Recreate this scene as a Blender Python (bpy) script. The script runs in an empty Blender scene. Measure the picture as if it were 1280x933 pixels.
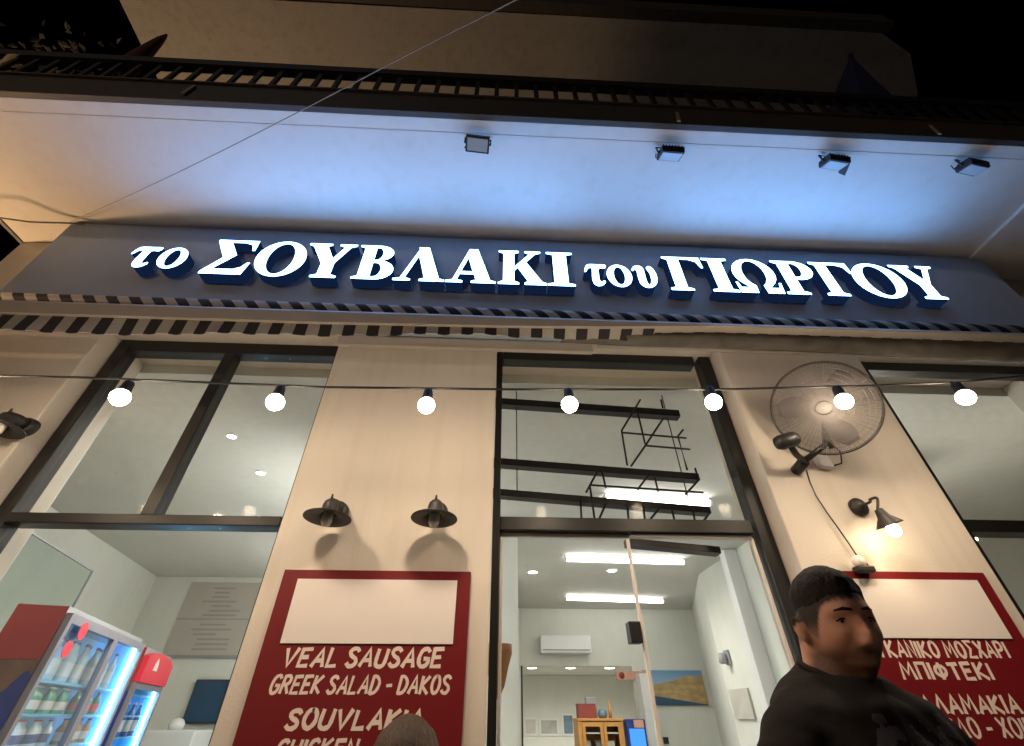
import bpy, bmesh, math, random
from mathutils import Vector, Matrix, noise
R = math.radians
random.seed(7)
S = bpy.context.scene
COL = S.collection

# ------------------------------------------------------------------ camera
cam_d = bpy.data.cameras.new("camera"); cam = bpy.data.objects.new("camera", cam_d); COL.objects.link(cam)
F_PX, PITCH, YAW = 550.0, 38.1, -2.6
cam.location = (0, -1.7, 1.5); cam.rotation_euler = (R(90 + PITCH), 0, R(YAW))
cam_d.sensor_width = 36; cam_d.lens = 36 * F_PX / 1280; cam_d.clip_start = 0.05; cam_d.clip_end = 600
S.camera = cam
# ------------------------------------------------------------------ world: a night sky, the sun far under the horizon
W = bpy.data.worlds.new("World"); S.world = W; W.use_nodes = True
nt = W.node_tree; nt.nodes.clear()
sky = nt.nodes.new('ShaderNodeTexSky'); sky.sky_type = 'NISHITA'; sky.sun_disc = False
sky.sun_elevation = R(-6); sky.sun_rotation = R(120)
bg = nt.nodes.new('ShaderNodeBackground'); bg.inputs[1].default_value = 0.03
wo = nt.nodes.new('ShaderNodeOutputWorld')
nt.links.new(sky.outputs[0], bg.inputs[0]); nt.links.new(bg.outputs[0], wo.inputs[0])
sun_d = bpy.data.lights.new("moon", 'SUN'); sun_d.energy = 0.012; sun_d.angle = R(0.5); sun_d.color = (0.8, 0.88, 1)
sun = bpy.data.objects.new("moon", sun_d); COL.objects.link(sun); sun.rotation_euler = (R(38), 0, R(-35))
S.view_settings.view_transform = 'Standard'; S.view_settings.look = 'None'
S.view_settings.exposure = 1.06; S.view_settings.gamma = 1.0
S.render.engine = 'CYCLES'
S.cycles.use_denoising = True
S.cycles.transparent_max_bounces = 16
S.cycles.max_bounces = 8; S.cycles.diffuse_bounces = 4
S.cycles.sample_clamp_indirect = 4
S.cycles.caustics_reflective = False; S.cycles.caustics_refractive = False

# ------------------------------------------------------------------ tuning of the lamps
K_BULB = 58.0       # string bulbs, emission
K_SPOT = 6.0        # string bulbs, watts thrown downwards
K_SIGN = 9.0       # sign letters
K_TUBE = 8.0        # fluorescent tubes
K_DOWN = 20.0       # downlights

WORLD = {}          # world origin of every root / part

# ------------------------------------------------------------------ materials
def mat(name, col, rough=0.6, metal=0.0, var=0.12, scale=6.0, bump=0.0, bscale=60.0, spec=0.5, detail=6):
    m = bpy.data.materials.new(name); m.use_nodes = True
    n = m.node_tree.nodes; l = m.node_tree.links
    b = n['Principled BSDF']
    b.inputs['Roughness'].default_value = rough; b.inputs['Metallic'].default_value = metal
    b.inputs['Specular IOR Level'].default_value = spec
    tc = n.new('ShaderNodeTexCoord')
    nz = n.new('ShaderNodeTexNoise'); nz.inputs['Scale'].default_value = scale; nz.inputs['Detail'].default_value = detail
    l.new(tc.outputs['Object'], nz.inputs['Vector'])
    mx = n.new('ShaderNodeMix'); mx.data_type = 'RGBA'
    mx.inputs['A'].default_value = (*[c * (1 - var) for c in col], 1)
    mx.inputs['B'].default_value = (*[min(1, c * (1 + var)) for c in col], 1)
    l.new(nz.outputs['Fac'], mx.inputs['Factor']); l.new(mx.outputs['Result'], b.inputs['Base Color'])
    if bump > 0:
        nb = n.new('ShaderNodeTexNoise'); nb.inputs['Scale'].default_value = bscale; nb.inputs['Detail'].default_value = 8
        l.new(tc.outputs['Object'], nb.inputs['Vector'])
        bp = n.new('ShaderNodeBump'); bp.inputs['Strength'].default_value = bump; bp.inputs['Distance'].default_value = 0.01
        l.new(nb.outputs['Fac'], bp.inputs['Height']); l.new(bp.outputs['Normal'], b.inputs['Normal'])
    return m

def emit(name, col, k):
    m = bpy.data.materials.new(name); m.use_nodes = True
    n = m.node_tree.nodes; n.clear()
    e = n.new('ShaderNodeEmission'); e.inputs[0].default_value = (*col, 1); e.inputs[1].default_value = k
    o = n.new('ShaderNodeOutputMaterial'); m.node_tree.links.new(e.outputs[0], o.inputs[0])
    return m

def glass_mat(name, tint=(0.95, 0.95, 0.93), gloss=1.0, ior=1.45):
    m = bpy.data.materials.new(name); m.use_nodes = True
    n = m.node_tree.nodes; l = m.node_tree.links; n.clear()
    t = n.new('ShaderNodeBsdfTransparent'); t.inputs[0].default_value = (*tint, 1)
    g = n.new('ShaderNodeBsdfGlossy'); g.inputs['Roughness'].default_value = 0.015
    f = n.new('ShaderNodeFresnel'); f.inputs[0].default_value = ior
    mu = n.new('ShaderNodeMath'); mu.operation = 'MULTIPLY'; mu.inputs[1].default_value = gloss
    mx = n.new('ShaderNodeMixShader'); o = n.new('ShaderNodeOutputMaterial')
    l.new(f.outputs[0], mu.inputs[0]); l.new(mu.outputs[0], mx.inputs[0])
    l.new(t.outputs[0], mx.inputs[1]); l.new(g.outputs[0], mx.inputs[2]); l.new(mx.outputs[0], o.inputs[0])
    return m

def stripe_mat(name, c1, c2, period, lean=0.0, duty=0.5):
    m = mat(name, c1, 0.85, var=0.0)
    n = m.node_tree.nodes; l = m.node_tree.links; b = n['Principled BSDF']
    tc = n.new('ShaderNodeTexCoord'); sp = n.new('ShaderNodeSeparateXYZ'); l.new(tc.outputs['Object'], sp.inputs[0])
    a = n.new('ShaderNodeMath'); a.operation = 'MULTIPLY_ADD'; a.inputs[1].default_value = lean
    l.new(sp.outputs['Z'], a.inputs[0]); l.new(sp.outputs['X'], a.inputs[2])
    d = n.new('ShaderNodeMath'); d.operation = 'DIVIDE'; d.inputs[1].default_value = period; l.new(a.outputs[0], d.inputs[0])
    fl = n.new('ShaderNodeMath'); fl.operation = 'FRACT'; l.new(d.outputs[0], fl.inputs[0])
    gt = n.new('ShaderNodeMath'); gt.operation = 'GREATER_THAN'; gt.inputs[1].default_value = duty; l.new(fl.outputs[0], gt.inputs[0])
    nz = n.new('ShaderNodeTexNoise'); nz.inputs['Scale'].default_value = 9; l.new(tc.outputs['Object'], nz.inputs['Vector'])
    mx = n.new('ShaderNodeMix'); mx.data_type = 'RGBA'
    mx.inputs['A'].default_value = (*c1, 1); mx.inputs['B'].default_value = (*c2, 1)
    l.new(gt.outputs[0], mx.inputs['Factor'])
    m2 = n.new('ShaderNodeMix'); m2.data_type = 'RGBA'; m2.blend_type = 'MULTIPLY'; m2.inputs['Factor'].default_value = 0.35
    l.new(mx.outputs['Result'], m2.inputs['A']); l.new(nz.outputs['Color'], m2.inputs['B'])
    l.new(m2.outputs['Result'], b.inputs['Base Color'])
    return m

def wall_mat(name, col, dirt=0.25, bump=0.12):
    """painted plaster: broad cloudy wear, fine grain, a few run-down streaks"""
    m = mat(name, col, 0.78, var=0.07, scale=2.2, bump=bump, bscale=120)
    n = m.node_tree.nodes; l = m.node_tree.links; b = n['Principled BSDF']
    src = b.inputs['Base Color'].links[0].from_socket
    tc = n.new('ShaderNodeTexCoord'); mp = n.new('ShaderNodeMapping'); mp.inputs['Scale'].default_value = (9, 9, 0.8)
    l.new(tc.outputs['Object'], mp.inputs[0])
    nz = n.new('ShaderNodeTexNoise'); nz.inputs['Scale'].default_value = 1.6; nz.inputs['Detail'].default_value = 9; l.new(mp.outputs[0], nz.inputs['Vector'])
    cr = n.new('ShaderNodeValToRGB'); cr.color_ramp.elements[0].position = 0.5; cr.color_ramp.elements[1].position = 0.8
    cr.color_ramp.elements[0].color = (1, 1, 1, 1); v = 1 - dirt; cr.color_ramp.elements[1].color = (v, v * .97, v * .93, 1)
    l.new(nz.outputs['Fac'], cr.inputs[0])
    m2 = n.new('ShaderNodeMix'); m2.data_type = 'RGBA'; m2.blend_type = 'MULTIPLY'; m2.inputs['Factor'].default_value = 1
    l.new(src, m2.inputs['A']); l.new(cr.outputs[0], m2.inputs['B']); l.new(m2.outputs['Result'], b.inputs['Base Color'])
    return m

M = {}
M['wall'] = wall_mat('facade_plaster', (0.68, 0.62, 0.55), 0.08)
M['soffit'] = wall_mat('soffit_paint', (0.74, 0.72, 0.69), 0.05, 0.05)
M['upper'] = wall_mat('upper_slab_paint', (0.40, 0.42, 0.45), 0.2)
M['fascia'] = mat('fascia_metal', (0.055, 0.053, 0.054), 0.6, var=0.25, scale=12)
M['rail'] = mat('rail_paint', (0.010, 0.010, 0.011), 0.6)
M['slat'] = mat('rail_slat_paint', (0.012, 0.012, 0.012), 0.6)
M['frame'] = mat('anthracite_aluminium', (0.022, 0.021, 0.020), 0.42, 0.3, var=0.15, bump=0.02)
M['pale'] = mat('pale_door_trim', (0.80, 0.72, 0.66), 0.4)
M['glass'] = glass_mat('window_glass', gloss=0.06)
M['clear'] = glass_mat('fridge_glass', (0.96, 0.98, 1.0), 0.4)
M['signp'] = mat('sign_panel_glow_tint', (0.46, 0.55, 0.68), 0.5, var=0.16, scale=3, bump=0.03)  # grey panel, tinted bluish to stand in for the letters' blue glow
M['letter_side'] = emit('letter_return_glow', (0.12, 0.30, 1.0), 0.02)
M['letter_face'] = emit('letter_face_light', (0.19, 0.46, 1.0), K_SIGN)
M['in_wall'] = wall_mat('interior_paint', (0.73, 0.745, 0.70), 0.03, 0.05)
M['in_ceil'] = wall_mat('ceiling_paint', (0.65, 0.655, 0.61), 0.05, 0.04)
M['tile'] = mat('floor_tile', (0.42, 0.40, 0.37), 0.25, var=0.1)
M['tube'] = emit('tube_light', (1.0, 0.98, 0.92), K_TUBE)
M['tube_fill'] = emit('added_fill_tube', (1.0, 0.98, 0.92), 34)  # fill light for the added tubes hidden from the camera
M['tube_fill_soft'] = emit('added_soft_fill_tube', (1.0, 0.97, 0.90), 15)  # weaker fill light for the added tube on the right
M['down'] = emit('downlight_glow', (1.0, 0.97, 0.88), K_DOWN)
M['white'] = mat('white_plastic', (0.78, 0.79, 0.80), 0.35, var=0.03)
M['grey'] = mat('grey_plastic', (0.30, 0.31, 0.33), 0.45)
M['black'] = mat('black_metal', (0.022, 0.021, 0.022), 0.45, 0.2)
M['steel'] = mat('dark_steel', (0.035, 0.034, 0.038), 0.4, 0.5)
M['lampm'] = mat('sconce_dark_metal', (0.030, 0.026, 0.024), 0.5, 0.3, var=0.25, scale=30)
M['red'] = mat('menu_red', (0.165, 0.007, 0.011), 0.45, var=0.08, scale=3, bump=0.02)
M['menu_white'] = mat('menu_blank_panel', (0.80, 0.745, 0.72), 0.5, var=0.03)
M['menu_ink'] = mat('menu_lettering', (0.78, 0.66, 0.60), 0.6, var=0.06)
M['stripe'] = stripe_mat('awning_stripe', (0.55, 0.52, 0.49), (0.035, 0.03, 0.035), 0.102, 0.0)
M['stripe_roll'] = stripe_mat('awning_roll_stripe', (0.62, 0.60, 0.60), (0.025, 0.028, 0.04), 0.102, 0.9)
M['bar'] = mat('awning_bar', (0.50, 0.44, 0.38), 0.5, var=0.12, scale=8)
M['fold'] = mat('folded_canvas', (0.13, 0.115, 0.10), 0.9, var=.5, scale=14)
M['bulb'] = emit('bulb_glow', (1.0, 0.79, 0.56), K_BULB)
M['cable'] = mat('cable_black', (0.02, 0.018, 0.018), 0.6)
M['cable_pale'] = mat('cable_pale', (0.30, 0.27, 0.25), 0.6)
M['opal'] = mat('unlit_bulb', (0.85, 0.80, 0.74), 0.3, var=0.02)
M['pave'] = mat('paving', (0.26, 0.25, 0.235), 0.8, var=0.2, scale=4, bump=0.3)
M['road'] = mat('asphalt', (0.05, 0.05, 0.052), 0.9, var=0.25, scale=40, bump=0.4)
M['kerb'] = mat('kerb_stone', (0.33, 0.32, 0.30), 0.8, var=0.15)
M['navy'] = mat('navy_canvas', (0.008, 0.014, 0.07), 0.8, var=0.2)
M['maroon'] = mat('maroon_canvas', (0.075, 0.018, 0.018), 0.8, var=0.2)
M['terra'] = mat('terracotta', (0.36, 0.16, 0.08), 0.8, var=0.15)
M['leaf'] = mat('leaf', (0.05, 0.055, 0.05), 0.45, var=0.4, scale=8)
M['wood'] = mat('orange_wood', (0.56, 0.27, 0.075), 0.45, var=0.2, scale=14)
M['fridge_red'] = mat('fridge_red', (0.30, 0.035, 0.04), 0.35, var=0.1)
M['fridge_blue'] = mat('fridge_blue', (0.02, 0.045, 0.22), 0.35, var=0.1)
M['fridge_in'] = mat('fridge_inside', (0.13, 0.52, 0.82), 0.4, var=0.04)
M['fridge_trim'] = mat('fridge_trim', (0.20, 0.19, 0.23), 0.4)
M['strip'] = emit('fridge_led', (0.36, 0.76, 1.0), 14.0)
M['scene'] = mat('fridge_scene', (0.16, 0.10, 0.085), 0.5, var=.6, scale=12)
M['emblem'] = mat('emblem_red', (0.70, 0.03, 0.06), 0.4)
M['green_b'] = mat('green_bottle_glass', (0.015, 0.30, 0.16), 0.15)
M['clear_b'] = mat('clear_bottle', (0.55, 0.68, 0.74), 0.15)
M['blue_b'] = mat('blue_bottle', (0.05, 0.12, 0.42), 0.15)
M['cup'] = mat('white_cup', (0.8, 0.8, 0.8), 0.4)
M['screen'] = mat('dark_blue_screen', (0.012, 0.055, 0.12), 0.2)
M['paper'] = mat('beige_menu_paper', (0.50, 0.46, 0.42), 0.7, var=0.1, scale=3)
M['paper_ink'] = mat('faded_print', (0.38, 0.34, 0.31), 0.7)
M['salmon'] = mat('salmon_plaque', (0.62, 0.34, 0.26), 0.5)
M['photo_grey'] = mat('grey_print', (0.42, 0.42, 0.40), 0.4, var=0.5, scale=5)
M['photo_blue'] = mat('blue_print', (0.16, 0.24, 0.33), 0.4, var=0.5, scale=5)
M['photo_pale'] = mat('pale_print', (0.55, 0.53, 0.48), 0.4, var=0.3, scale=5)
M['dark_red'] = mat('red_carton', (0.26, 0.05, 0.04), 0.6)
M['skin'] = mat('skin', (0.34, 0.175, 0.12), 0.72, spec=.2, var=0.1, scale=30, bump=0.05, bscale=300)
M['hair'] = mat('dark_hair', (0.008, 0.005, 0.004), 0.8, spec=.15, var=0.4, scale=60, bump=0.5, bscale=220)
M['beard'] = mat('beard_stubble', (0.055, 0.028, 0.018), 0.75, var=0.5, scale=160, bump=0.4, bscale=300)
M['hair_brown'] = mat('brown_hair', (0.04, 0.021, 0.012), 0.55, spec=.3, var=0.75, scale=30, bump=0.5, bscale=160)
M['tee'] = mat('black_cotton', (0.012, 0.0105, 0.010), 0.95, spec=.1, var=0.2, scale=12, bump=0.25, bscale=40)
M['jeans'] = mat('dark_denim', (0.03, 0.035, 0.06), 0.85, var=0.2, bump=0.2)
M['shoe'] = mat('shoe_leather', (0.03, 0.028, 0.026), 0.5)
M['eye'] = mat('eye_white', (0.30, 0.27, 0.25), 0.2)
M['badge'] = mat('hub_badge_grey', (0.30, 0.29, 0.28), 0.95, spec=.05)
M['guard'] = mat('fan_guard_wire', (0.26, 0.24, 0.235), 0.8, 0.0, spec=.2)
M['blade'] = mat('fan_blade', (0.22, 0.20, 0.20), 0.8, spec=.1)
M['flood_glass'] = mat('floodlight_glass', (0.42, 0.44, 0.46), 0.2, var=0.1)

# ------------------------------------------------------------------ mesh builder
class MB:
    def __init__(s): s.v = []; s.f = []; s.m = []; s.smooth = []
    def add(s, vs, fs, mi=0, smooth=False):
        o = len(s.v); s.v += [tuple(v) for v in vs]
        for f in fs: s.f.append(tuple(o + i for i in f)); s.m.append(mi); s.smooth.append(smooth)
    def box(s, a, b, mi=0):
        (x0, y0, z0), (x1, y1, z1) = a, b
        x0, x1 = sorted((x0, x1)); y0, y1 = sorted((y0, y1)); z0, z1 = sorted((z0, z1))
        s.add([(x0,y0,z0),(x1,y0,z0),(x1,y1,z0),(x0,y1,z0),(x0,y0,z1),(x1,y0,z1),(x1,y1,z1),(x0,y1,z1)],
              [(0,3,2,1),(4,5,6,7),(0,1,5,4),(1,2,6,5),(2,3,7,6),(3,0,4,7)], mi)
    def obox(s, o, u, v, w, mi=0):
        """box from corner o along three vectors"""
        o, u, v, w = map(Vector, (o, u, v, w))
        p = [o, o+u, o+u+v, o+v, o+w, o+u+w, o+u+v+w, o+v+w]
        s.add(p, [(0,3,2,1),(4,5,6,7),(0,1,5,4),(1,2,6,5),(2,3,7,6),(3,0,4,7)], mi)
    def tube(s, pts, r, n=8, mi=0, cap=True, ry=None):
        pts = [Vector(p) for p in pts]; rs = r if isinstance(r, (list, tuple)) else [r] * len(pts)
        ref = None; rings = []
        for i, p in enumerate(pts):
            t = (pts[min(i+1, len(pts)-1)] - pts[max(i-1, 0)]).normalized()
            if ref is None:
                ref = Vector((0,0,1)) if abs(t.z) < .9 else Vector((1,0,0))
            a = t.cross(ref)
            if a.length < 1e-6: a = t.cross(Vector((1,0,0)))
            a.normalize(); b = t.cross(a).normalized(); ref = -b if False else ref
            rings.append([p + a*math.cos(2*math.pi*k/n)*rs[i] + b*math.sin(2*math.pi*k/n)*rs[i] for k in range(n)])
        vs = [q for rg in rings for q in rg]; fs = []
        for i in range(len(rings)-1):
            for k in range(n):
                fs.append((i*n+k, i*n+(k+1)%n, (i+1)*n+(k+1)%n, (i+1)*n+k))
        if cap: fs.append(tuple(range(n-1,-1,-1))); fs.append(tuple((len(rings)-1)*n+k for k in range(n)))
        s.add(vs, fs, mi, True)
    def lathe(s, prof, n=32, mi=0, mtx=None):
        mtx = mtx or Matrix.Identity(4); vs = []; fs = []
        for (r, z) in prof:
            for k in range(n): vs.append(mtx @ Vector((r*math.cos(2*math.pi*k/n), r*math.sin(2*math.pi*k/n), z)))
        for i in range(len(prof)-1):
            for k in range(n): fs.append((i*n+k, i*n+(k+1)%n, (i+1)*n+(k+1)%n, (i+1)*n+k))
        s.add(vs, fs, mi, True)
    def ball(s, c, r, n=20, mi=0):
        r3 = r if isinstance(r, (list, tuple)) else (r, r, r); h = n//2; vs = []; fs = []
        for i in range(h+1):
            ph = -math.pi/2 + math.pi*i/h
            for k in range(n):
                a = 2*math.pi*k/n
                vs.append((c[0]+r3[0]*math.cos(ph)*math.cos(a), c[1]+r3[1]*math.cos(ph)*math.sin(a), c[2]+r3[2]*math.sin(ph)))
        for i in range(h):
            for k in range(n): fs.append((i*n+k, i*n+(k+1)%n, (i+1)*n+(k+1)%n, (i+1)*n+k))
        s.add(vs, fs, mi, True)
    def prism(s, poly, off, mi=0):
        """closed polygon (3-D points) swept by vector off"""
        n = len(poly); off = Vector(off); p = [Vector(q) for q in poly]
        s.add(p + [q+off for q in p], [tuple(range(n-1,-1,-1)), tuple(range(n, 2*n))] + [(i,(i+1)%n,n+(i+1)%n,n+i) for i in range(n)], mi)
    def build(s, name, mats, parent=None, local=False, bevel=0.0):
        me = bpy.data.meshes.new(name)
        o0 = Vector((0,0,0)) if (local or parent is None) else WORLD[parent]
        me.from_pydata([tuple(Vector(v)-o0) for v in s.v], [], s.f)
        ms = mats if isinstance(mats, (list, tuple)) else [mats]
        for m in ms: me.materials.append(m)
        for p, mi, sm in zip(me.polygons, s.m, s.smooth): p.material_index = mi; p.use_smooth = sm
        bm = bmesh.new(); bm.from_mesh(me)
        bmesh.ops.recalc_face_normals(bm, faces=bm.faces)
        bm.to_mesh(me); bm.free()
        o = bpy.data.objects.new(name, me); COL.objects.link(o)
        if parent is not None: o.parent = parent
        WORLD[o] = o0
        if bevel > 0:
            b = o.modifiers.new('bevel', 'BEVEL'); b.width = bevel; b.segments = 2; b.limit_method = 'ANGLE'
        return o

def sm3(pts, k=6):
    v = [Vector(p) for p in pts]; o = []
    for i in range(len(v)-1):
        p0 = v[max(i-1,0)]; p1 = v[i]; p2 = v[i+1]; p3 = v[min(i+2,len(v)-1)]
        for q in range(k):
            t = q/k; o.append(0.5*((2*p1)+(p2-p0)*t+(2*p0-5*p1+4*p2-p3)*t*t+(3*p1-p0-3*p2+p3)*t**3))
    return o+[v[-1]]
def tag(o, label=None, cat=None, group=None, kind=None):
    if label: o['label'] = label
    if cat: o['category'] = cat
    if group: o['group'] = group
    if kind: o['kind'] = kind
    return o
def thing(name, label, cat, loc=(0,0,0), group=None, rz=0.0):
    o = bpy.data.objects.new(name, None); COL.objects.link(o); o.location = loc; o.rotation_euler = (0,0,rz)
    o.empty_display_size = 0.1; WORLD[o] = Vector(loc)
    return tag(o, label, cat, group)
def lamp(name, parent, loc, energy, col, kind='POINT', size=0.03, spot=150, blend=.8, rot=(0,0,0)):
    d = bpy.data.lights.new(name, kind); d.energy = energy; d.color = col; d.shadow_soft_size = size
    if kind == 'SPOT': d.spot_size = R(spot); d.spot_blend = blend
    o = bpy.data.objects.new(name, d); COL.objects.link(o); o.parent = parent
    o.location = Vector(loc) - WORLD[parent]; o.rotation_euler = rot
    return o
def copy_tree(o, parent=None):
    c = o.copy(); COL.objects.link(c)
    if parent is not None: c.parent = parent
    WORLD[c] = WORLD.get(o, Vector((0,0,0))).copy()
    for ch in list(o.children): copy_tree(ch, c)
    return c

# a pixel of the photograph -> a point on a plane of the scene (same camera as above)
_f = Vector((-math.sin(R(YAW))*math.cos(R(PITCH)), math.cos(R(YAW))*math.cos(R(PITCH)), math.sin(R(PITCH))))
_r = Vector((math.cos(R(YAW)), math.sin(R(YAW)), 0)); _u = _r.cross(_f)
def ray(px, py): return _f + _r*((px-640)/F_PX) + _u*((466.5-py)/F_PX)
C0 = Vector(cam.location)
def at_y(px, py, y): d = ray(px, py); return C0 + d*((y-C0.y)/d.y)
def at_z(px, py, z): d = ray(px, py); return C0 + d*((z-C0.z)/d.z)
def at_x(px, py, x): d = ray(px, py); return C0 + d*((x-C0.x)/d.x)

# =================================================================== GROUND
b = MB(); b.box((-150,-150,-0.3), (150,150,-0.14)); tag(b.build('road', M['road']), kind='structure')
b = MB(); b.box((-40,-3.2,-0.13), (40,0.0,0.0)); tag(b.build('pavement', M['pave']), kind='structure')
b = MB(); b.box((-40,-3.35,-0.135), (40,-3.2,0.006)); tag(b.build('kerb', M['kerb'], bevel=0.012), kind='structure')

# =================================================================== BUILDING
SOF, CEIL = 3.72, 3.0
bld = thing('shop_building', 'cream plastered shop front with tall glazed openings under a wide balcony', 'building', (0,0,0))
for (x0, x1) in ((-2.82,-1.965), (-0.80,0.0), (1.165,1.915), (3.03,7.0)):
    b = MB(); b.box((x0,0,0), (x1,0.30,3.055)); b.build('pillar', M['wall'], bld, bevel=0.006)
b = MB(); b.box((-2.82,0,3.057), (7.0,0.30,3.717)); b.build('lintel', M['wall'], bld)
# trim boards over the openings
b = MB(); b.obox((-0.80,-0.028,2.965), (1.29,0,0.0), (0,0.026,0), (0,0,0.062)); b.build('trim_board', M['bar'], bld, bevel=0.004)
b = MB(); b.box((0.52,-0.018,3.01), (1.62,-0.002,3.06)); b.build('trim_board', M['bar'], bld, bevel=0.004)
# balcony slab with soffit
b = MB(); b.box((-2.82,-0.795,SOF), (7.0,0.6,3.885)); b.build('balcony_slab', M['soffit'], bld)
b = MB(); b.box((-2.815,-0.735,SOF-0.0016), (2.85,-0.715,SOF-0.0005)); b.build('drip_bead', M['soffit'], bld)
b = MB(); b.box((2.86,-0.79,SOF-0.022), (6.9,-0.003,SOF-0.001)); b.build('soffit_panel', M['soffit'], bld, bevel=0.004)
b = MB(); b.box((-2.84,-0.825,SOF-0.004), (7.0,-0.797,3.893)); b.box((-2.848,-0.83,SOF-0.004), (-2.822,0.6,3.893))
b.box((-2.85,-0.838,3.893), (7.0,-0.76,3.905)); b.build('balcony_fascia', M['fascia'], bld, bevel=0.003)
for px, py in ((845,146),(1165,162),(236,112)):
    p = at_y(px, py, -0.83); b = MB(); b.obox((p.x-.008,-0.836,p.z-.06), (.016,0,0), (0,.006,0), (.012,0,.10)); b.build('cable_clip', M['cable_pale'], bld)
# railing of the balcony
rail = MB(); rail.box((-2.80,-0.80,4.235), (7.0,-0.755,4.30)); rail.box((-2.80,-0.79,3.955), (7.0,-0.765,3.975))
railing = rail.build('railing', M['rail'], bld)
sl = MB(); x = -2.78
while x < 4.4:
    sl.box((x,-0.786,3.906), (x+0.022,-0.772,4.234)); x += 0.105
sl.build('baluster_row', M['slat'], railing)
# storey above: wall, slab over the balcony, its dark edge
b = MB(); b.box((-2.7,0.36,3.886), (7.0,0.6,6.6)); b.build('upper_wall', M['upper'], bld)
poly = [(-3.49,-0.55,6.6),(3.55,-0.57,6.6),(3.95,-0.42,6.6),(4.3,-0.08,6.6),(4.32,1.2,6.6),(-3.55,1.2,6.6)]
b = MB(); b.prism(poly, (0,0,0.16)); b.build('upper_balcony_slab', M['upper'], bld)
b = MB(); b.box((-3.50,-0.66,6.57), (3.6,-0.575,6.80)); b.build('upper_fascia', M['fascia'], bld)
# ------------------------------------------------ interior shell
sh = MB()
sh.box((-5.6,0.302,-0.12), (6.6,12.2,-0.004)); sh.build('shop_floor', M['tile'], bld)
sh = MB(); sh.box((-5.6,0.302,CEIL), (6.6,6.95,CEIL+0.12)); sh.build('ceiling', M['in_ceil'], bld)
def wall_seg(a, c, h0, h1, t=0.1, name='interior_wall', m=None):
    a = Vector((a[0],a[1],h0)); c = Vector((c[0],c[1],h0)); d = (c-a).normalized(); nrm = Vector((-d.y, d.x, 0))
    w = MB(); w.obox(a, c-a, nrm*t, (0,0,h1-h0)); return w.build(name, m or M['in_wall'], bld)
wall_seg((-4.58,4.85), (-3.66,-0.1+0.41), 0, CEIL-.003)                 # left wall, leaning away
wall_seg((0.30,4.85), (-4.6,4.85), 0, CEIL-.003, -0.1)                 # wall behind the fridges
wall_seg((-1.45,3.0), (0.272,3.0), 0, CEIL-.003, 0.14, 'partition_wall')
wall_seg((0.30,4.86), (0.30,6.80), 0, CEIL-.003, 0.1)
wall_seg((2.75,2.80), (2.75,4.40), 0, CEIL-.003, -0.1)
wall_seg((2.86,2.80), (6.4,2.80), 0, CEIL-.003, 0.1)
wall_seg((6.4,0.31), (6.4,2.79), 0, CEIL-.003, -0.1)
wall_seg((2.75,4.405), (3.55,6.80), 0, CEIL-.003, -0.1)
# back wall with its hatch into the room behind
HX0, HX1, HZ0, HZ1 = 0.55, 2.34, 0.9, 2.165
w = MB(); w.box((0.30,6.8,0), (HX0,6.92,CEIL-.003)); w.box((HX1,6.8,0), (3.75,6.92,CEIL-.003)); w.box((HX0+.001,6.8,HZ1), (HX1-.001,6.92,CEIL-.004)); w.box((HX0+.001,6.8,0), (HX1-.001,6.92,HZ0))
w.build('back_wall', M['in_wall'], bld)
w = MB(); w.box((HX0-.02,6.785,HZ0), (HX0+.004,6.798,HZ1)); w.build('hatch_edge', M['black'], bld)
w = MB(); w.box((-.6,11.6,0), (4.0,11.7,2.34)); w.box((-.6,6.93,0), (-.5,11.59,2.34)); w.box((3.9,6.93,0), (4.0,11.59,2.34)); w.build('kitchen_wall', M['in_wall'], bld)
w = MB(); w.box((-.6,6.93,2.345), (4.0,11.7,2.42)); w.build('kitchen_ceiling', M['in_ceil'], bld)
w = MB(); w.box((2.36,6.5,0.0), (2.52,6.79,2.05)); w.build('door_jamb', M['white'], bld)
# bright vertical corner post on the right wall
p0 = at_x(905,705,2.6); 
w = MB(); w.box((2.60,3.30,0), (2.745,3.42,CEIL-.01)); w.build('corner_post', M['white'], bld)

# ------------------------------------------------ windows
def frame_box(m, x0, x1, z0, z1, y0=0.09, y1=0.16): m.box((x0,y0,z0), (x1,y1,z1))
m = MB(); frame_box(m,-1.955,-1.895,0,3.056); frame_box(m,-1.894,-0.79,2.985,3.056,.092,.158); frame_box(m,-1.894,-0.845,2.098,2.138,.085,.165); frame_box(m,-1.405,-1.352,2.139,2.984,.092,.158); frame_box(m,-0.844,-0.79,0,2.984)
wl = m.build('window_frame', M['frame'], bld, bevel=0.003)
for (x0,x1,z0,z1) in ((-1.894,-1.406,2.139,2.984),(-1.351,-0.845,2.139,2.984),(-1.894,-0.845,0.05,2.097)):
    g = MB(); g.box((x0,0.122,z0),(x1,0.128,z1)); g.build('pane', M['glass'], wl)
m = MB(); frame_box(m,0.002,0.032,0,3.056); frame_box(m,0.033,1.07,3.0,3.056,.092,.158); frame_box(m,0.033,1.08,2.098,2.152,.085,.165); frame_box(m,1.10,1.16,0,3.056)
wd = m.build('door_frame', M['frame'], bld, bevel=0.003)
g = MB(); g.box((0.033,0.122,2.153),(1.099,0.128,2.999)); g.build('pane', M['glass'], wd)
m = MB(); frame_box(m,1.985,2.03,0,3.056); frame_box(m,2.031,3.0,3.0,3.056,.092,.158); frame_box(m,1.92,3.0,2.12,2.172,.085,.165); frame_box(m,2.985,3.03,0,3.056)
wr = m.build('window_frame', M['frame'], bld, bevel=0.003)
for (z0,z1) in ((2.173,2.999),(0.05,2.119)):
    g = MB(); g.box((2.031,0.122,z0),(2.984,0.128,z1)); g.build('pane', M['glass'], wr)
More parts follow.
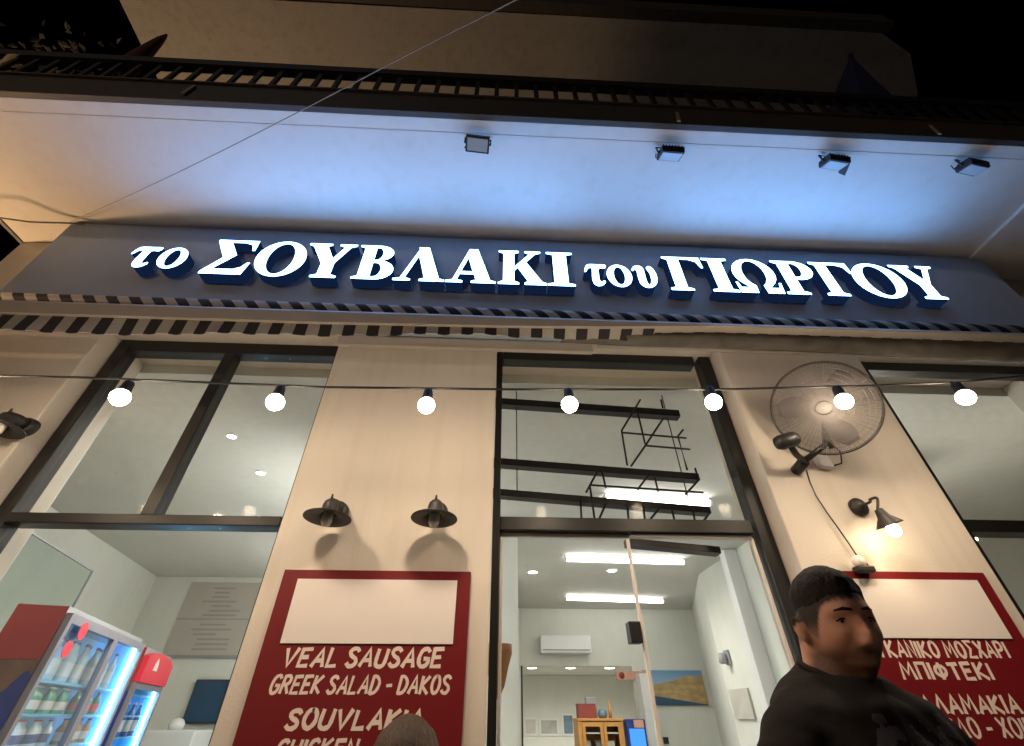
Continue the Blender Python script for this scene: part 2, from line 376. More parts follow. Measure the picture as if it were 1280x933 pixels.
# glass door: fixed leaf and hung leaf
m = MB(); m.box((0.034,0.118,2.082),(0.565,0.134,2.097)); m.box((0.034,0.118,0.02),(0.046,0.134,2.081)); m.box((0.553,0.118,0.02),(0.565,0.134,2.081))
dl = m.build('glass_door', M['pale'], bld, bevel=0.002)
g = MB(); g.box((0.047,0.123,0.02),(0.552,0.129,2.081)); g.build('pane', M['glass'], dl)
m = MB(); p = at_y(795,790,0.10); m.box((p.x-.022,0.10,p.z-.034),(p.x+.022,0.15,p.z+.034)); m.build('lock', M['black'], dl, bevel=0.003)
m = MB(); m.box((1.078,0.118,0.02),(1.088,0.134,2.090)); m.box((0.57,0.105,2.086),(1.076,0.140,2.097))
dr = m.build('glass_door', M['pale'], bld, bevel=0.002)
g = MB(); g.box((0.572,0.123,0.02),(1.077,0.129,2.085)); g.build('pane', M['glass'], dr)

# =================================================================== SIGN
sg = thing('shop_sign', 'long grey fascia sign with glowing white raised Greek letters', 'sign', (0.25,-0.15,3.05))
m = MB(); m.box((-2.43,-0.15,3.04),(2.935,-0.002,3.715)); m.build('sign_panel', M['signp'], sg, bevel=0.006)

def arc(cx, cy, rx, ry, a0, a1, n=18):
    return [(cx+rx*math.cos(R(a0+(a1-a0)*i/n)), cy+ry*math.sin(R(a0+(a1-a0)*i/n))) for i in range(n+1)]
def ell(cx, cy, rx, ry, n=40): return arc(cx,cy,rx,ry,0,360*(n-1)/n,n-1)
def smooth(pts, k=4):
    o = []; n = len(pts)
    for i in range(n):
        p0,p1,p2,p3 = (Vector((*pts[(i+j-1)%n],0)) for j in range(4))
        for s in range(k):
            t = s/k
            q = 0.5*((2*p1)+(p2-p0)*t+(2*p0-5*p1+4*p2-p3)*t*t+(3*p1-p0-3*p2+p3)*t**3); o.append((q.x,q.y))
    return o
G = {}
G['I'] = [[(0,0),(1,0),(1,.05),(.76,.08),(.76,.92),(1,.95),(1,1),(0,1),(0,.95),(.24,.92),(.24,.08),(0,.05)]]
G['G'] = [[(0,0),(.62,0),(.62,.05),(.46,.09),(.46,.93),(.74,.93),(.94,.87),(1.03,.68),(1.09,.68),(1.07,1),(0,1),(0,.95),(.14,.91),(.14,.09),(0,.05)]]
G['L'] = [[(0,0),(.42,0),(.42,.05),(.28,.08),(.535,.74),(.76,.08),(.64,.05),(.64,0),(1.25,0),(1.25,.05),(1.12,.08),(.76,1.0),(.50,1.0),(.525,.93),(.17,.08),(0,.05)]]
G['A'] = [[(0,0),(.42,0),(.42,.05),(.28,.08),(.335,.24),(.70,.24),(.76,.08),(.64,.05),(.64,0),(1.25,0),(1.25,.05),(1.12,.08),(.76,1.0),(.54,1.0),(.17,.08),(0,.05)], [(.365,.32),(.67,.32),(.53,.73)]]
G['K'] = [[(0,0),(.58,0),(.58,.05),(.45,.09),(.45,.38),(.55,.49),(.84,.09),(.74,.05),(.74,0),(1.36,0),(1.36,.05),(1.23,.09),(.79,.66),(1.06,.91),(1.22,.95),(1.22,1),(.76,1),(.76,.95),(.89,.91),(.45,.50),(.45,.91),(.58,.95),(.58,1),(0,1),(0,.95),(.14,.91),(.14,.09),(0,.05)]]
G['Y'] = [[(.32,0),(.94,0),(.94,.05),(.79,.09),(.79,.42),(1.08,.91),(1.22,.95),(1.22,1),(.78,1),(.78,.95),(.92,.91),(.71,.55),(.48,.92),(.58,.95),(.58,1),(0,1),(0,.95),(.12,.91),(.47,.40),(.47,.09),(.32,.05)]]
G['B'] = [[(0,0)]+arc(.58,.275,.46,.275,-90,78)+arc(.55,.77,.40,.23,-72,90)+[(0,1),(0,.95),(.14,.91),(.14,.09),(0,.05)], [(.46,.08)]+arc(.54,.275,.17,.2,-90,90)+[(.46,.475)], [(.46,.56)]+arc(.52,.745,.15,.185,-90,90)+[(.46,.93)]]
G['P'] = [[(0,0),(.62,0),(.62,.05),(.46,.09),(.46,.44)]+arc(.56,.715,.46,.285,-88,90)+[(0,1),(0,.95),(.14,.91),(.14,.09),(0,.05)], [(.46,.51)]+arc(.53,.72,.18,.21,-90,90)+[(.46,.93)]]
G['O'] = [ell(.65,.5,.65,.52), ell(.65,.5,.34,.45)]
G['W'] = [[(.02,.30),(.06,0),(.55,0),(.57,.20)]+arc(.675,.575,.33,.385,-110,-430)+[(.80,.20),(.82,0),(1.29,0),(1.33,.30),(1.27,.30),(1.22,.15),(.98,.15)]+arc(.675,.575,.62,.445,-52,232)+[(.38,.15),(.13,.15),(.08,.30)]]
G['S'] = [[(0,0),(1.08,0),(1.16,.34),(1.09,.34),(.98,.20),(.80,.14),(.26,.14),(.70,.55),(.38,.93),(.76,.93),(.97,.87),(1.04,.70),(1.11,.70),(1.10,1),(0,1),(0,.95),(.38,.47),(0,.06)]]
G['t'] = [smooth([(0,.40),(.06,.40),(.15,.49),(.30,.50),(.26,.22),(.29,.06),(.42,-.01),(.60,.01),(.74,.10),(.71,.15),(.60,.11),(.53,.15),(.53,.28),(.57,.50),(.80,.51),(.84,.62),(.50,.625),(.20,.62),(.07,.55)])]
G['o'] = [ell(.38,.31,.38,.325), ell(.38,.31,.17,.26)]
G['u'] = [smooth([(0,.50),(.03,.47),(.11,.52),(.15,.44),(.15,.2),(.2,.06),(.36,-.01),(.55,.02),(.70,.14),(.76,.34),(.71,.54),(.60,.63),(.49,.58),(.51,.50),(.56,.38),(.54,.18),(.46,.08),(.40,.13),(.385,.26),(.385,.5),(.34,.6),(.22,.635),(.08,.6)])]
def glyph(name, key, x0, x1, zb, zt, y, depth, mats, parent):
    loops = G[key]; xs = [p[0] for p in loops[0]]; a, c = min(xs), max(xs)
    cu = bpy.data.curves.new(name, 'CURVE'); cu.dimensions = '2D'; cu.fill_mode = 'BOTH'; cu.extrude = depth/2
    for lp in loops:
        sp = cu.splines.new('POLY'); sp.points.add(len(lp)-1); sp.use_cyclic_u = True
        for q, (px, pz) in zip(sp.points, lp): q.co = (x0+(px-a)/(c-a)*(x1-x0), zb+pz*(zt-zb), 0, 1)
    tmp = bpy.data.objects.new('tmp', cu); COL.objects.link(tmp)
    dg = bpy.context.evaluated_depsgraph_get(); me = bpy.data.meshes.new_from_object(tmp.evaluated_get(dg)); me.name = name
    bpy.data.objects.remove(tmp)
    o0 = WORLD[parent]
    for v in me.vertices: px, pz, d = v.co; v.co = Vector((px, y+depth/2-d, pz)) - o0
    bm = bmesh.new(); bm.from_mesh(me); bmesh.ops.recalc_face_normals(bm, faces=bm.faces); bm.to_mesh(me); bm.free()
    me.materials.clear()
    for mm in mats: me.materials.append(mm)
    ob = bpy.data.objects.new(name, me); COL.objects.link(ob); ob.parent = parent; WORLD[ob] = o0
    for p in me.polygons:
        p.use_smooth = False
        p.material_index = 0 if (abs(p.normal.y) > .9 and (p.center.y+o0.y) < y+depth*.3) else 1
    return ob
SIGN = [('t',-1.856,-1.722),('o',-1.71,-1.575),('S',-1.472,-1.255),('O',-1.24,-.992),('Y',-1.002,-.754),('B',-.735,-.538),('L',-.53,-.275),('A',-.268,-.018),('K',-.004,.243),('I',.250,.388),('t',.445,.562),('o',.560,.690),('u',.698,.823),('G',.88,1.09),('I',1.098,1.236),('W',1.236,1.478),('P',1.485,1.692),('G',1.699,1.911),('O',1.902,2.172),('Y',2.155,2.398)]
for k, x0, x1 in SIGN:
    lo = k in 'tou'
    off = (0.03 if lo else 0.0)
    ks = (1.7-.212)/(1.7-.24); zz_ = lambda z: 1.5+(z-1.5)*ks
    glyph('letter', k, x0*ks, x1*ks, zz_(3.213+off*(1 if x0 < 0 else .4)), zz_(3.483+off*.4), -0.212, 0.061, [M['letter_face'], M['letter_side']], sg)

# =================================================================== AWNING (rolled up)
aw = thing('awning', 'rolled up black and white striped awning under the sign', 'awning', (0.2,-0.2,2.9))
m = MB(); m.tube([(-2.70,-0.212,2.985),(0,-0.212,2.988),(3.4,-0.212,2.992)], 0.052, 24); m.build('fabric_roll', M['stripe_roll'], aw)
def sstep0(a, c, x): t = max(0,min(1,(x-a)/(c-a))); return t*t*(3-2*t)
def lerp_tab(tab, x):
    for (a,va),(c,vc) in zip(tab, tab[1:]):
        if a <= x <= c: return va+(vc-va)*(x-a)/(c-a)
    return tab[-1][1] if x > tab[-1][0] else tab[0][1]
T_bar = [(-2.8,2.845),(-.76,2.847),(.06,2.860),(.5,2.874),(1.0,2.902),(3.5,2.898)]
T_val = [(-2.8,2.752),(-1.73,2.757),(-.76,2.788),(.06,2.822),(.45,2.850),(.72,2.868)]
T_fold = [(.30,2.864),(.6,2.852),(1.0,2.856),(1.6,2.846),(2.2,2.820),(3.5,2.81)]
xs = [-2.75+i*0.035 for i in range(int((3.4+2.75)/0.035)+1)]
m = MB(); vs = []; fs = []
for x in xs:
    zb = lerp_tab(T_bar, x)
    vs += [(x,-0.305,zb),(x,-0.262,zb),(x,-0.262,2.918),(x,-0.300,2.922),(x,-0.308,2.905)]
for i in range(len(xs)-1):
    for k in range(5): fs.append((i*5+k, i*5+(k+1)%5, i*5+5+(k+1)%5, i*5+5+k))
fs += [(4,3,2,1,0), tuple(len(vs)-5+k for k in range(5))]
m.add(vs, fs); m.build('front_bar', M['bar'], aw)
m = MB(); vs = []; fs = []
xv = [x for x in xs if x < .72]
for i, x in enumerate(xv):
    zt, zb = lerp_tab(T_bar, x)-.001, lerp_tab(T_val, x)
    back = 0.0 if x < 0 else min(0.075, x*0.09)
    wv = 0.006*math.sin(x*7.1)+0.004*math.sin(x*23)
    scal = 0.004*math.sin(x*61.6)
    vs += [(x,-0.29,zt),(x,-0.288+wv+back,zb+scal),(x,-0.284+wv+back,zb+scal),(x,-0.284,zt)]
for i in range(len(xv)-1):
    for k in range(4): fs.append((i*4+k, i*4+(k+1)%4, i*4+4+(k+1)%4, i*4+4+k))
m.add(vs, fs); m.build('valance', M['stripe'], aw)
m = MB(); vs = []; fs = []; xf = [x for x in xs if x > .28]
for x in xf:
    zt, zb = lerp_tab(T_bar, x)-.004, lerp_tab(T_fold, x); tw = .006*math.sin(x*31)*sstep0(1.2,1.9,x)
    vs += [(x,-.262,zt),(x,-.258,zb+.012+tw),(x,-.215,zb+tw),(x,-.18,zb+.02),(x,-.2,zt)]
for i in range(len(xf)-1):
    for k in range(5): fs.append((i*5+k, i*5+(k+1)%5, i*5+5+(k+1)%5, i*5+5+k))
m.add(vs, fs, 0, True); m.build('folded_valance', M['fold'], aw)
# =================================================================== MENU BOARDS
def cat(pts, k=5):
    v = [Vector((*p,0)) for p in pts]; o = []
    for i in range(len(v)-1):
        p0 = v[max(i-1,0)]; p1 = v[i]; p2 = v[i+1]; p3 = v[min(i+2,len(v)-1)]
        for s in range(k):
            t = s/k; q = 0.5*((2*p1)+(p2-p0)*t+(2*p0-5*p1+4*p2-p3)*t*t+(3*p1-p0-3*p2+p3)*t**3); o.append((q.x,q.y))
    o.append(pts[-1]); return o
OV = cat([(.3,1),(.12,.92),(.02,.6),(.04,.28),(.2,.02),(.38,.04),(.53,.3),(.54,.65),(.44,.93),(.28,1)])
F = {
 'V':[[(0,1),(.27,0),(.6,1.02)]], 'E':[[(.02,1),(0,0),(.48,.02)],[(0,.97),(.5,1)],[(0,.5),(.4,.53)]],
 'A':[[(0,0),(.36,1),(.58,0)],[(.12,.32),(.52,.34)]], 'L':[[(.02,1),(0,0),(.46,.03)]],
 'S':[cat([(.5,.84),(.38,.98),(.16,.96),(.05,.78),(.16,.58),(.4,.42),(.48,.22),(.36,.03),(.14,.01),(0,.16)])],
 'U':[cat([(.02,1),(.0,.3),(.1,.04),(.32,.0),(.48,.2),(.53,1)])],
 'G':[cat([(.52,.85),(.38,1),(.14,.92),(.02,.6),(.03,.26),(.18,.02),(.4,.04),(.52,.2),(.53,.44)])+[(.3,.44)]],
 'C':[cat([(.5,.85),(.36,1),(.14,.92),(.02,.6),(.03,.26),(.18,.02),(.38,.03),(.5,.2)])],
 'R':[[(0,0),(.03,1)],cat([(.02,.98),(.32,1),(.47,.83),(.42,.6),(.25,.5),(.02,.48)]),[(.22,.5),(.52,0)]],
 'P':[[(0,0),(.03,1)],cat([(.02,.98),(.32,1),(.48,.8),(.42,.55),(.25,.46),(.02,.44)])],
 'K':[[(0,0),(.03,1)],[(.5,1),(.05,.47),(.53,0)]], 'D':[[(0,0),(.02,1)],cat([(.02,.99),(.28,.95),(.5,.7),(.52,.4),(.38,.1),(.16,.0),(.0,.01)])],
 'O':[OV], 'I':[[(0,0),(.03,1)]], '-':[[(0,.45),(.34,.47)]], 'N':[[(0,0),(.03,1),(.45,0),(.5,1.02)]], 'H':[[(0,0),(.02,1)],[(.5,0),(.52,1)],[(.02,.5),(.5,.5)]],
 'M':[[(0,0),(.1,1),(.34,.3),(.6,1),(.7,0)]], 'Π':[[(0,0),(.02,1),(.5,1),(.5,0)]], 'T':[[(0,.98),(.54,1)],[(.27,1),(.27,0)]],
 'Φ':[[(x*1.1,.17+z*.66) for x,z in OV],[(.31,1.02),(.31,-.02)]], 'Σ':[[(.52,1),(.02,1),(.3,.52),(0,0),(.53,.0)]], 'X':[[(0,1),(.52,0)],[(.5,1),(0,0)]],
 'Λ':[[(0,0),(.32,1),(.56,0)]], 'Y':[[(0,1),(.28,.48),(.56,1)],[(.28,.5),(.27,0)]], ' ':[],
}
def ribbon(m, pts, w, y):
    P = [Vector((p[0],p[1])) for p in pts]; L = []
    for i, p in enumerate(P):
        a = (P[i]-P[i-1]).normalized() if i else (P[1]-P[0]).normalized()
        c = (P[i+1]-P[i]).normalized() if i < len(P)-1 else a
        t = (a+c); t = t.normalized() if t.length > .25 else a
        n = Vector((-t.y, t.x)); k = 1/max(.8, n.dot(Vector((-a.y,a.x))))
        ww = w*(.86+.22*random.random())*.5*k
        e = t*(w*.18) if i == len(P)-1 else (-t*(w*.18) if i == 0 else Vector((0,0)))
        L.append((p+e+n*ww, p+e-n*ww))
    vs = [(q.x,y,q.y) for pr in L for q in pr]
    m.add(vs, [(2*i,2*i+1,2*i+3,2*i+2) for i in range(len(L)-1)])
def lettering(txt, x0, x1, z0, z1, y, shear, wt, parent, track=.24):
    W = 0; pos = []
    for ch in txt:
        if ch == ' ': W += .34; continue
        w = max([p[0] for s in F[ch] for p in s]); pos.append((ch, W)); W += w+track
    W -= track; H = z1-z0; sx = (x1-x0-shear*H)/W; m = MB(); j = 0
    for ch, ox in pos:
        jz = random.uniform(-.02,.02)*H; js = random.uniform(.96,1.03)
        for s in F[ch]:
            ribbon(m, [(x0+(ox+p[0])*sx+shear*p[1]*H, z0+jz+p[1]*H*js) for p in s], wt, y-.00012*(j%9)); j += 1
    return m.build('lettering', M['menu_ink'], parent)
def board(x0, x1, zt, lines, label, wz):
    t = thing('menu_board', label, 'menu sign', ((x0+x1)/2,0,0.75))
    m = MB(); m.box((x0,-0.012,0.75),(x1,-0.0015,zt)); m.build('board_panel', M['red'], t, bevel=0.002)
    m = MB(); m.box((x0+.056,-0.0155,wz[0]),(x1-.046,-0.0125,wz[1])); m.build('blank_panel', M['menu_white'], t)
    for (txt, a, c, z0, z1, shear, wt) in lines: lettering(txt, a, c, z0, z1, -0.01235, shear, wt, t)
    return t
def Lz(px, py): q = at_y(px, py, -0.014); return q.x, q.z
def line(txt, px0, pyb, px1, pyt, shear, wt):
    a, c = at_y(px0, pyb, -.0125), at_y(px1, pyt, -.0125); return (txt, a.x, c.x, a.z, c.z, shear, wt)
board(-0.728,-0.071,1.914, [
  line('VEAL SAUSAGE',352,832.5,555,811.5,.16,.0118), line('GREEK SALAD - DAKOS',335.5,866.6,564,845.5,.16,.0092),
  line('SOUVLAKIA',356,911,530,888,.16,.0122), line('CHICKEN',343.5,946,449,925,.16,.0098)],
  'dark red menu board in English on the left pillar, under two unlit wall lamps', (1.69,1.883))
g1 = lambda px, py: at_y(px, py, -.0125)
GZ = [(a+.10*(c-a), c-.06*(c-a)) for a, c in [(g1(1180,824).z,g1(1180,801).z),(g1(1180,851).z,g1(1180,828).z),(g1(1225,894).z,g1(1225,868.5).z),(g1(1235,925).z,g1(1235,897).z)]]
board(1.19,1.856,1.932, [
  ('ΛOYKANIKO MOΣXAPI',1.238,g1(1258,813).x,*GZ[0],.02,.0094), ('MΠIΦTEKI',g1(1127,840).x,g1(1238,840).x,*GZ[1],.02,.0108),
  ('KAΛAMAKIA',1.335,g1(1272,880).x,*GZ[2],.02,.0112), ('KOTOΠOYΛO - XOIPINO',1.20,1.792,*GZ[3],.02,.0086)],
  'dark red menu board in Greek on the right pillar, behind the man', (1.716,1.904))

# =================================================================== STRING OF BULBS
YB = -0.40
st = MB()
wp = [(-60,466),(0,470),(100,472),(200,476),(400,484),(640,487),(900,487),(1100,482),(1200,478),(1280,470),(1400,455)]
st.tube([tuple(at_y(px,py,YB)) for px,py in wp], 0.0042, 8)
tag(st.build('light_cable', M['cable']), 'thin black cable carrying the row of bulbs across the shop front', 'cable')
BL = [(150,497,'lit round bulb over the left frame of the left window'),(344,503,'lit round bulb before the right upper pane of the left window'),
      (533,507,'lit round bulb hanging before the left pillar'),(712,506,'lit round bulb before the window above the glass door'),
      (892,503,'lit round bulb over the right frame of the door opening'),(1055,502,'lit round bulb hanging before the wall fan'),(1207,497,'lit round bulb before the upper pane of the right window'),
      (-48,490,None)]
proto = None
for px, py, lab in BL:
    p = at_y(px, py, YB)
    if proto is None:
        proto = thing('hanging_bulb', lab, 'light bulb', tuple(p), 'bulbs on the string across the shop front')
        m = MB(); m.ball(tuple(p), 0.029, 24); m.build('glass_bulb', M['bulb'], proto)
        m = MB(); c = Matrix.Translation(p); m.lathe([(0.002,.066),(.013,.066),(.016,.06),(.019,.03),(.021,.024),(.002,.024)], 20, 0, c); m.build('socket', M['black'], proto)
        lamp('bulb_light', proto, p+Vector((0,0,-.031)), K_SPOT, (1,.78,.55), 'SPOT', .03, 165, .9)
        WP = p.copy()
    else:
        c = copy_tree(proto); c.location = p; WORLD[c] = p.copy()
        if lab: c['label'] = lab
        else: c['label'] = 'lit round bulb at the outer left end of the string'

# =================================================================== UNLIT WALL LAMPS
def sconce(label, px, py):
    c = at_y(px, py, -.105); t = thing('wall_lamp', label, 'wall lamp', (c.x,0,c.z), 'dark bell wall lamps')
    T = Matrix.Translation((0,-.105,0)) @ Matrix.Rotation(R(-3),4,'X')
    m = MB(); m.lathe([(0,0),(.039,0),(.039,.012),(.036,.03),(.034,.034),(0,.036)], 28, 0, Matrix.Translation((0,-.001,.05)) @ Matrix.Rotation(R(90),4,'X')); m.build('wall_plate', M['lampm'], t, local=True)
    m = MB(); m.tube([(0,-.03,.05),(0,-.07,.052),(0,-.10,.044)], [.026,.024,.024], 18); m.build('arm', M['lampm'], t, local=True)
    m = MB()
    prof = [(.0,.062),(.014,.060),(.024,.052),(.028,.038),(.029,.012),(.040,.004),(.083,-.006),(.0838,-.009),(.082,-.0095),(.04,-.001),(.026,.004),(.024,.03),(.0,.045)]
    m.lathe(prof, 48, 0, T); m.build('lamp_shade', M['lampm'], t, local=True)
    m = MB(); m.tube([T@Vector((0,-.01,.058)),T@Vector((0,-.012,.078))], [.006,.003], 8); m.build('finial', M['lampm'], t, local=True)
    m = MB(); m.lathe([(0,.02),(.016,.015),(.019,-.002),(.019,-.022),(.015,-.034),(0,-.039)], 20, 0, T); m.build('bulb', M['opal'], t, local=True)
    return t
sconce('dark unlit wall lamp above the English menu board, left of the pair on the pillar', 410, 645)
sconce('dark unlit wall lamp above the English menu board, right of the pair on the pillar', 543, 646)
sconce('dark lamp shade on the wall left of the left window, cut by the photo edge', 0, 533)

# lit gooseneck lamp on the right pillar
pl = at_y(1072,635,0.0); pb = at_y(1117,663,-0.11)
t = thing('gooseneck_lamp', 'lit gooseneck wall lamp with round plate on the right pillar', 'wall lamp', (pl.x,0,pl.z))
m = MB(); m.lathe([(0,0),(.037,0),(.037,.012),(.028,.02),(0,.022)], 28, 0, Matrix.Translation((pl.x,-.001,pl.z)) @ Matrix.Rotation(R(90),4,'X')); m.build('wall_plate', M['lampm'], t)
m = MB(); q1 = at_y(1093,623,-.09); m.tube(sm3([(pl.x,-.02,pl.z),(pl.x+.02,-.05,pl.z+.005),(q1.x-.012,-.08,q1.z-.002),(q1.x+.002,-.10,q1.z-.004),tuple(at_y(1097,638,-.112))]), .005, 10); m.build('gooseneck', M['lampm'], t)
q2 = at_y(1100,640,-.115)
dv = (pb-q2).normalized(); T = Matrix.Translation(q2) @ dv.to_track_quat('-Z','Y').to_matrix().to_4x4()
L = (pb-q2).length
m = MB(); m.lathe([(0,.012),(.014,.01),(.018,-.006),(.022,-.02),(.046,-L+.022),(.047,-L+.018),(.02,-.024),(0,-.018)], 32, 0, T); m.build('lamp_shade', M['lampm'], t)
m = MB(); m.ball(tuple(pb), .023, 22); m.build('bulb', emit('wall_bulb_glow',(1,.76,.48),26), t)
lamp('bulb_light', t, pb+Vector((-.01,0,-.03)), .35, (1,.72,.42), 'SPOT', .02, 150, .9)
# small spotlight / socket at the board's corner, fed by the fan's cable
ps = at_y(1080,711,-0.03)
t = thing('junction_box', 'small dark junction box at the top edge of the Greek menu board', 'socket', tuple(ps))
m = MB(); m.box((ps.x-.035,-.05,ps.z-.016),(ps.x+.03,-.013,ps.z+.008)); m.build('box_body', M['lampm'], t, bevel=.006)
m = MB(); m.ball((ps.x-.012,-.035,ps.z+.022),(.024,.02,.024),18); m.build('cap', M['opal'], t)
m = MB(); m.tube([(ps.x+.012,-.035,ps.z+.005),(ps.x+.006,-.03,ps.z+.03)], .008, 8); m.build('plug', M['black'], t)

# =================================================================== FAN
fc = at_y(1030,510,-.21)
fan = thing('wall_fan', 'large round wire wall fan with white hub badge on the right pillar', 'fan', (fc.x,-.25,fc.z))
TF = Matrix.Translation(fc) @ (Vector((0,-1.7,1.5))-fc).normalized().to_track_quat('Z','Y').to_matrix().to_4x4()
RF = .195
def circ(r, z, n=48): return [TF@Vector((r*math.cos(2*math.pi*k/n), r*math.sin(2*math.pi*k/n), z)) for k in range(n+1)]
m = MB(); m.tube(circ(RF,0,64), .0034, 8, cap=False); m.tube(circ(RF-.004,-.02,64), .0015, 6, cap=False); m.build('guard_rim', M['black'], fan)
m = MB()
for k in range(180):
    a = 2*math.pi*k/180; c, s = math.cos(a), math.sin(a)
    m.tube([TF@Vector((.03*c,.03*s,.052)), TF@Vector((.10*c,.10*s,.045)), TF@Vector((.158*c,.158*s,.024)), TF@Vector((RF*c,RF*s,0))], .0011, 4, cap=False)
for r, z in ((.05,.0515),(.075,.049),(.10,.045),(.128,.0355),(.15,.027),(.17,.017)): m.tube(circ(r,z), .0011, 5, cap=False)
m.build('guard_front', M['guard'], fan)
m = MB()
for k in range(64):
    a = 2*math.pi*k/64; c, s = math.cos(a), math.sin(a)
    m.tube([TF@Vector((.04*c,.04*s,-.085)), TF@Vector((.125*c,.125*s,-.065)), TF@Vector((RF*c,RF*s,-.02))], .0009, 4, cap=False)
m.build('guard_back', M['guard'], fan)
m = MB(); m.lathe([(0,.058),(.027,.057),(.033,.052),(.033,.046),(0,.046)], 32, 0, TF @ Matrix.Diagonal((1,.82,1,1))); badge = m.build('hub_badge', M['badge'], fan)
m = MB()
for dx, dz in ((-.010,0),(-.003,.001),(.004,-.001),(.010,.001)):
    m.obox(TF@Vector((dx-.0025,dz-.004,.0585)), TF.to_3x3()@Vector((.005,0,0)), TF.to_3x3()@Vector((0,.008,0)), TF.to_3x3()@Vector((0,0,.001)))
m.build('badge_mark', M['grey'], badge)
m = MB()
for k in range(3):
    a0 = 2*math.pi*k/3+.5; vs = []; n = 14
    for i in range(n+1):
        f = i/n; r = .03+.14*f; wa = .28+.62*math.sin(math.pi*min(1,f*.9+.1))
        for sgn, zz in ((-1,.014),(1,-.022)):
            a = a0+.25*f+sgn*wa*.5; vs.append(TF@Vector((r*math.cos(a), r*math.sin(a), zz)))
    vs2 = [v+TF.to_3x3()@Vector((0,0,.002)) for v in vs]; N = len(vs)
    fs = [(2*i,2*i+1,2*i+3,2*i+2) for i in range(n)]+[(N+2*i,N+2*i+2,N+2*i+3,N+2*i+1) for i in range(n)]
    fs += [(2*i,2*i+2,N+2*i+2,N+2*i) for i in range(n)]+[(2*i+1,N+2*i+1,N+2*i+3,2*i+3) for i in range(n)]+[(0,N,N+1,1),(2*n,2*n+1,N+2*n+1,N+2*n)]
    m.add(vs+vs2, fs, 0, True)
m.lathe([(0,.03),(.035,.028),(.04,-.02),(0,-.02)], 24, 0, TF); m.build('blades', M['blade'], fan)
m = MB(); m.lathe([(0,-.09),(.042,-.09),(.046,-.11),(.044,-.15),(.035,-.175),(0,-.18)], 28, 0, TF); m.build('motor', M['black'], fan)
a1 = at_y(984,551,-.17); a2 = at_y(1005,577,-.07); a3 = at_y(1032,556,-.12)
m = MB(); m.lathe([(0,-.045),(.024,-.045),(.03,-.03),(.03,.03),(.02,.045),(0,.045)], 22, 0, Matrix.Translation(a1) @ Matrix.Rotation(R(78),4,'Y') @ Matrix.Rotation(R(15),4,'X')); m.build('gear_housing', M['black'], fan)
m = MB(); m.tube([tuple(a1),tuple(at_y(995,568,-.12)),tuple(a2)], [.014,.013,.014], 10); m.tube([tuple(a2),tuple(a3),tuple(TF@Vector((0,0,-.17)))], [.013,.012,.014], 10)
m.tube([(a2.x,-.001,a2.z-.01),tuple(a2)], .022, 14); m.tube([tuple(at_y(1030,540,-.17)),tuple(at_y(1040,560,-.14))], .011, 8); m.build('bracket', M['black'], fan)
a4 = at_y(1031,575,-.02); m = MB(); m.obox((a4.x-.035,-.035,a4.z-.035),(.055,0,-.008),(0,.033,0),(-.012,0,.07)); m.build('switch_box', M['white'], fan, bevel=.005)
m = MB(); m.tube([(a4.x+.01,-.03,a4.z-.035),(a4.x+.05,-.04,a4.z-.025),(a4.x+.062,-.05,a4.z+.02),(a4.x+.04,-.06,a4.z+.045)], .003, 6); m.build('switch_cord', M['black'], fan)
m = MB(); pts = [(1008,588),(1012,602),(1020,620),(1033,640),(1046,658),(1060,678),(1072,696),(1079,706)]
m.tube([tuple(at_y(x,y,-.012 if i else -.04)) for i,(x,y) in enumerate(pts)], .0028, 6)
tag(m.build('fan_cord', M['cable']), 'thin brown cord running from the wall fan down to the junction box', 'cable')

# =================================================================== FLOODLIGHTS under the slab
def flood(px, py, label, rx, rz, arm=None):
    p = at_z(px, py, SOF-.06)
    t = thing('floodlight', label, 'floodlight', (p.x,p.y,SOF), 'floodlights under the balcony')
    t.rotation_euler = (0,0,R(rz))
    T = Matrix.Translation((0,0,-.062)) @ Matrix.Rotation(R(rx),4,'X')
    def bx(mm, a, c): 
        o = T@Vector(a); M3 = T.to_3x3(); d = Vector(c)-Vector(a); mm.obox(o, M3@Vector((d.x,0,0)), M3@Vector((0,d.y,0)), M3@Vector((0,0,d.z)))
    m = MB(); bx(m,(-.056,-.016,-.036),(.056,.016,.036))
    for k in range(7): bx(m,(-.05+k*.0155,.0165,-.03),(-.044+k*.0155,.027,.03))
    m.build('housing', M['black'], t, local=True, bevel=.003)
    m = MB(); bx(m,(-.048,-.019,-.028),(.048,-.0165,.028)); m.build('lens', M['flood_glass'], t, local=True)
    m = MB(); m.tube([(-.06,0,-.062),(-.062,0,-.012),(0,0,-.003),(.062,0,-.012),(.06,0,-.062)], .0045, 8); m.build('yoke', M['black'], t, local=True)
    if arm: 
        m = MB(); m.obox((.045,-.02,-.10),(.045,.07,.03),(.004,0,0),(.0,.012,.05)); m.build('sensor_arm', M['black'], t, local=True)
    else:
        m = MB(); m.tube([(-.05,.02,-.07),(-.062,.03,-.05),(-.05,.03,-.004)], .0025, 6); m.build('lead', M['black'], t, local=True)
flood(597,180,'leftmost floodlight under the balcony, pale lens tipped down', 78, 4)
flood(838,192,'second floodlight from the left under the balcony, dark rim below pale lens', 118, 2)
flood(1043,203,'third floodlight from the left, with an angled plate on its right end', 120, 6, True)
flood(1215,209,'rightmost floodlight under the balcony, small knob on its right side', 112, 8)

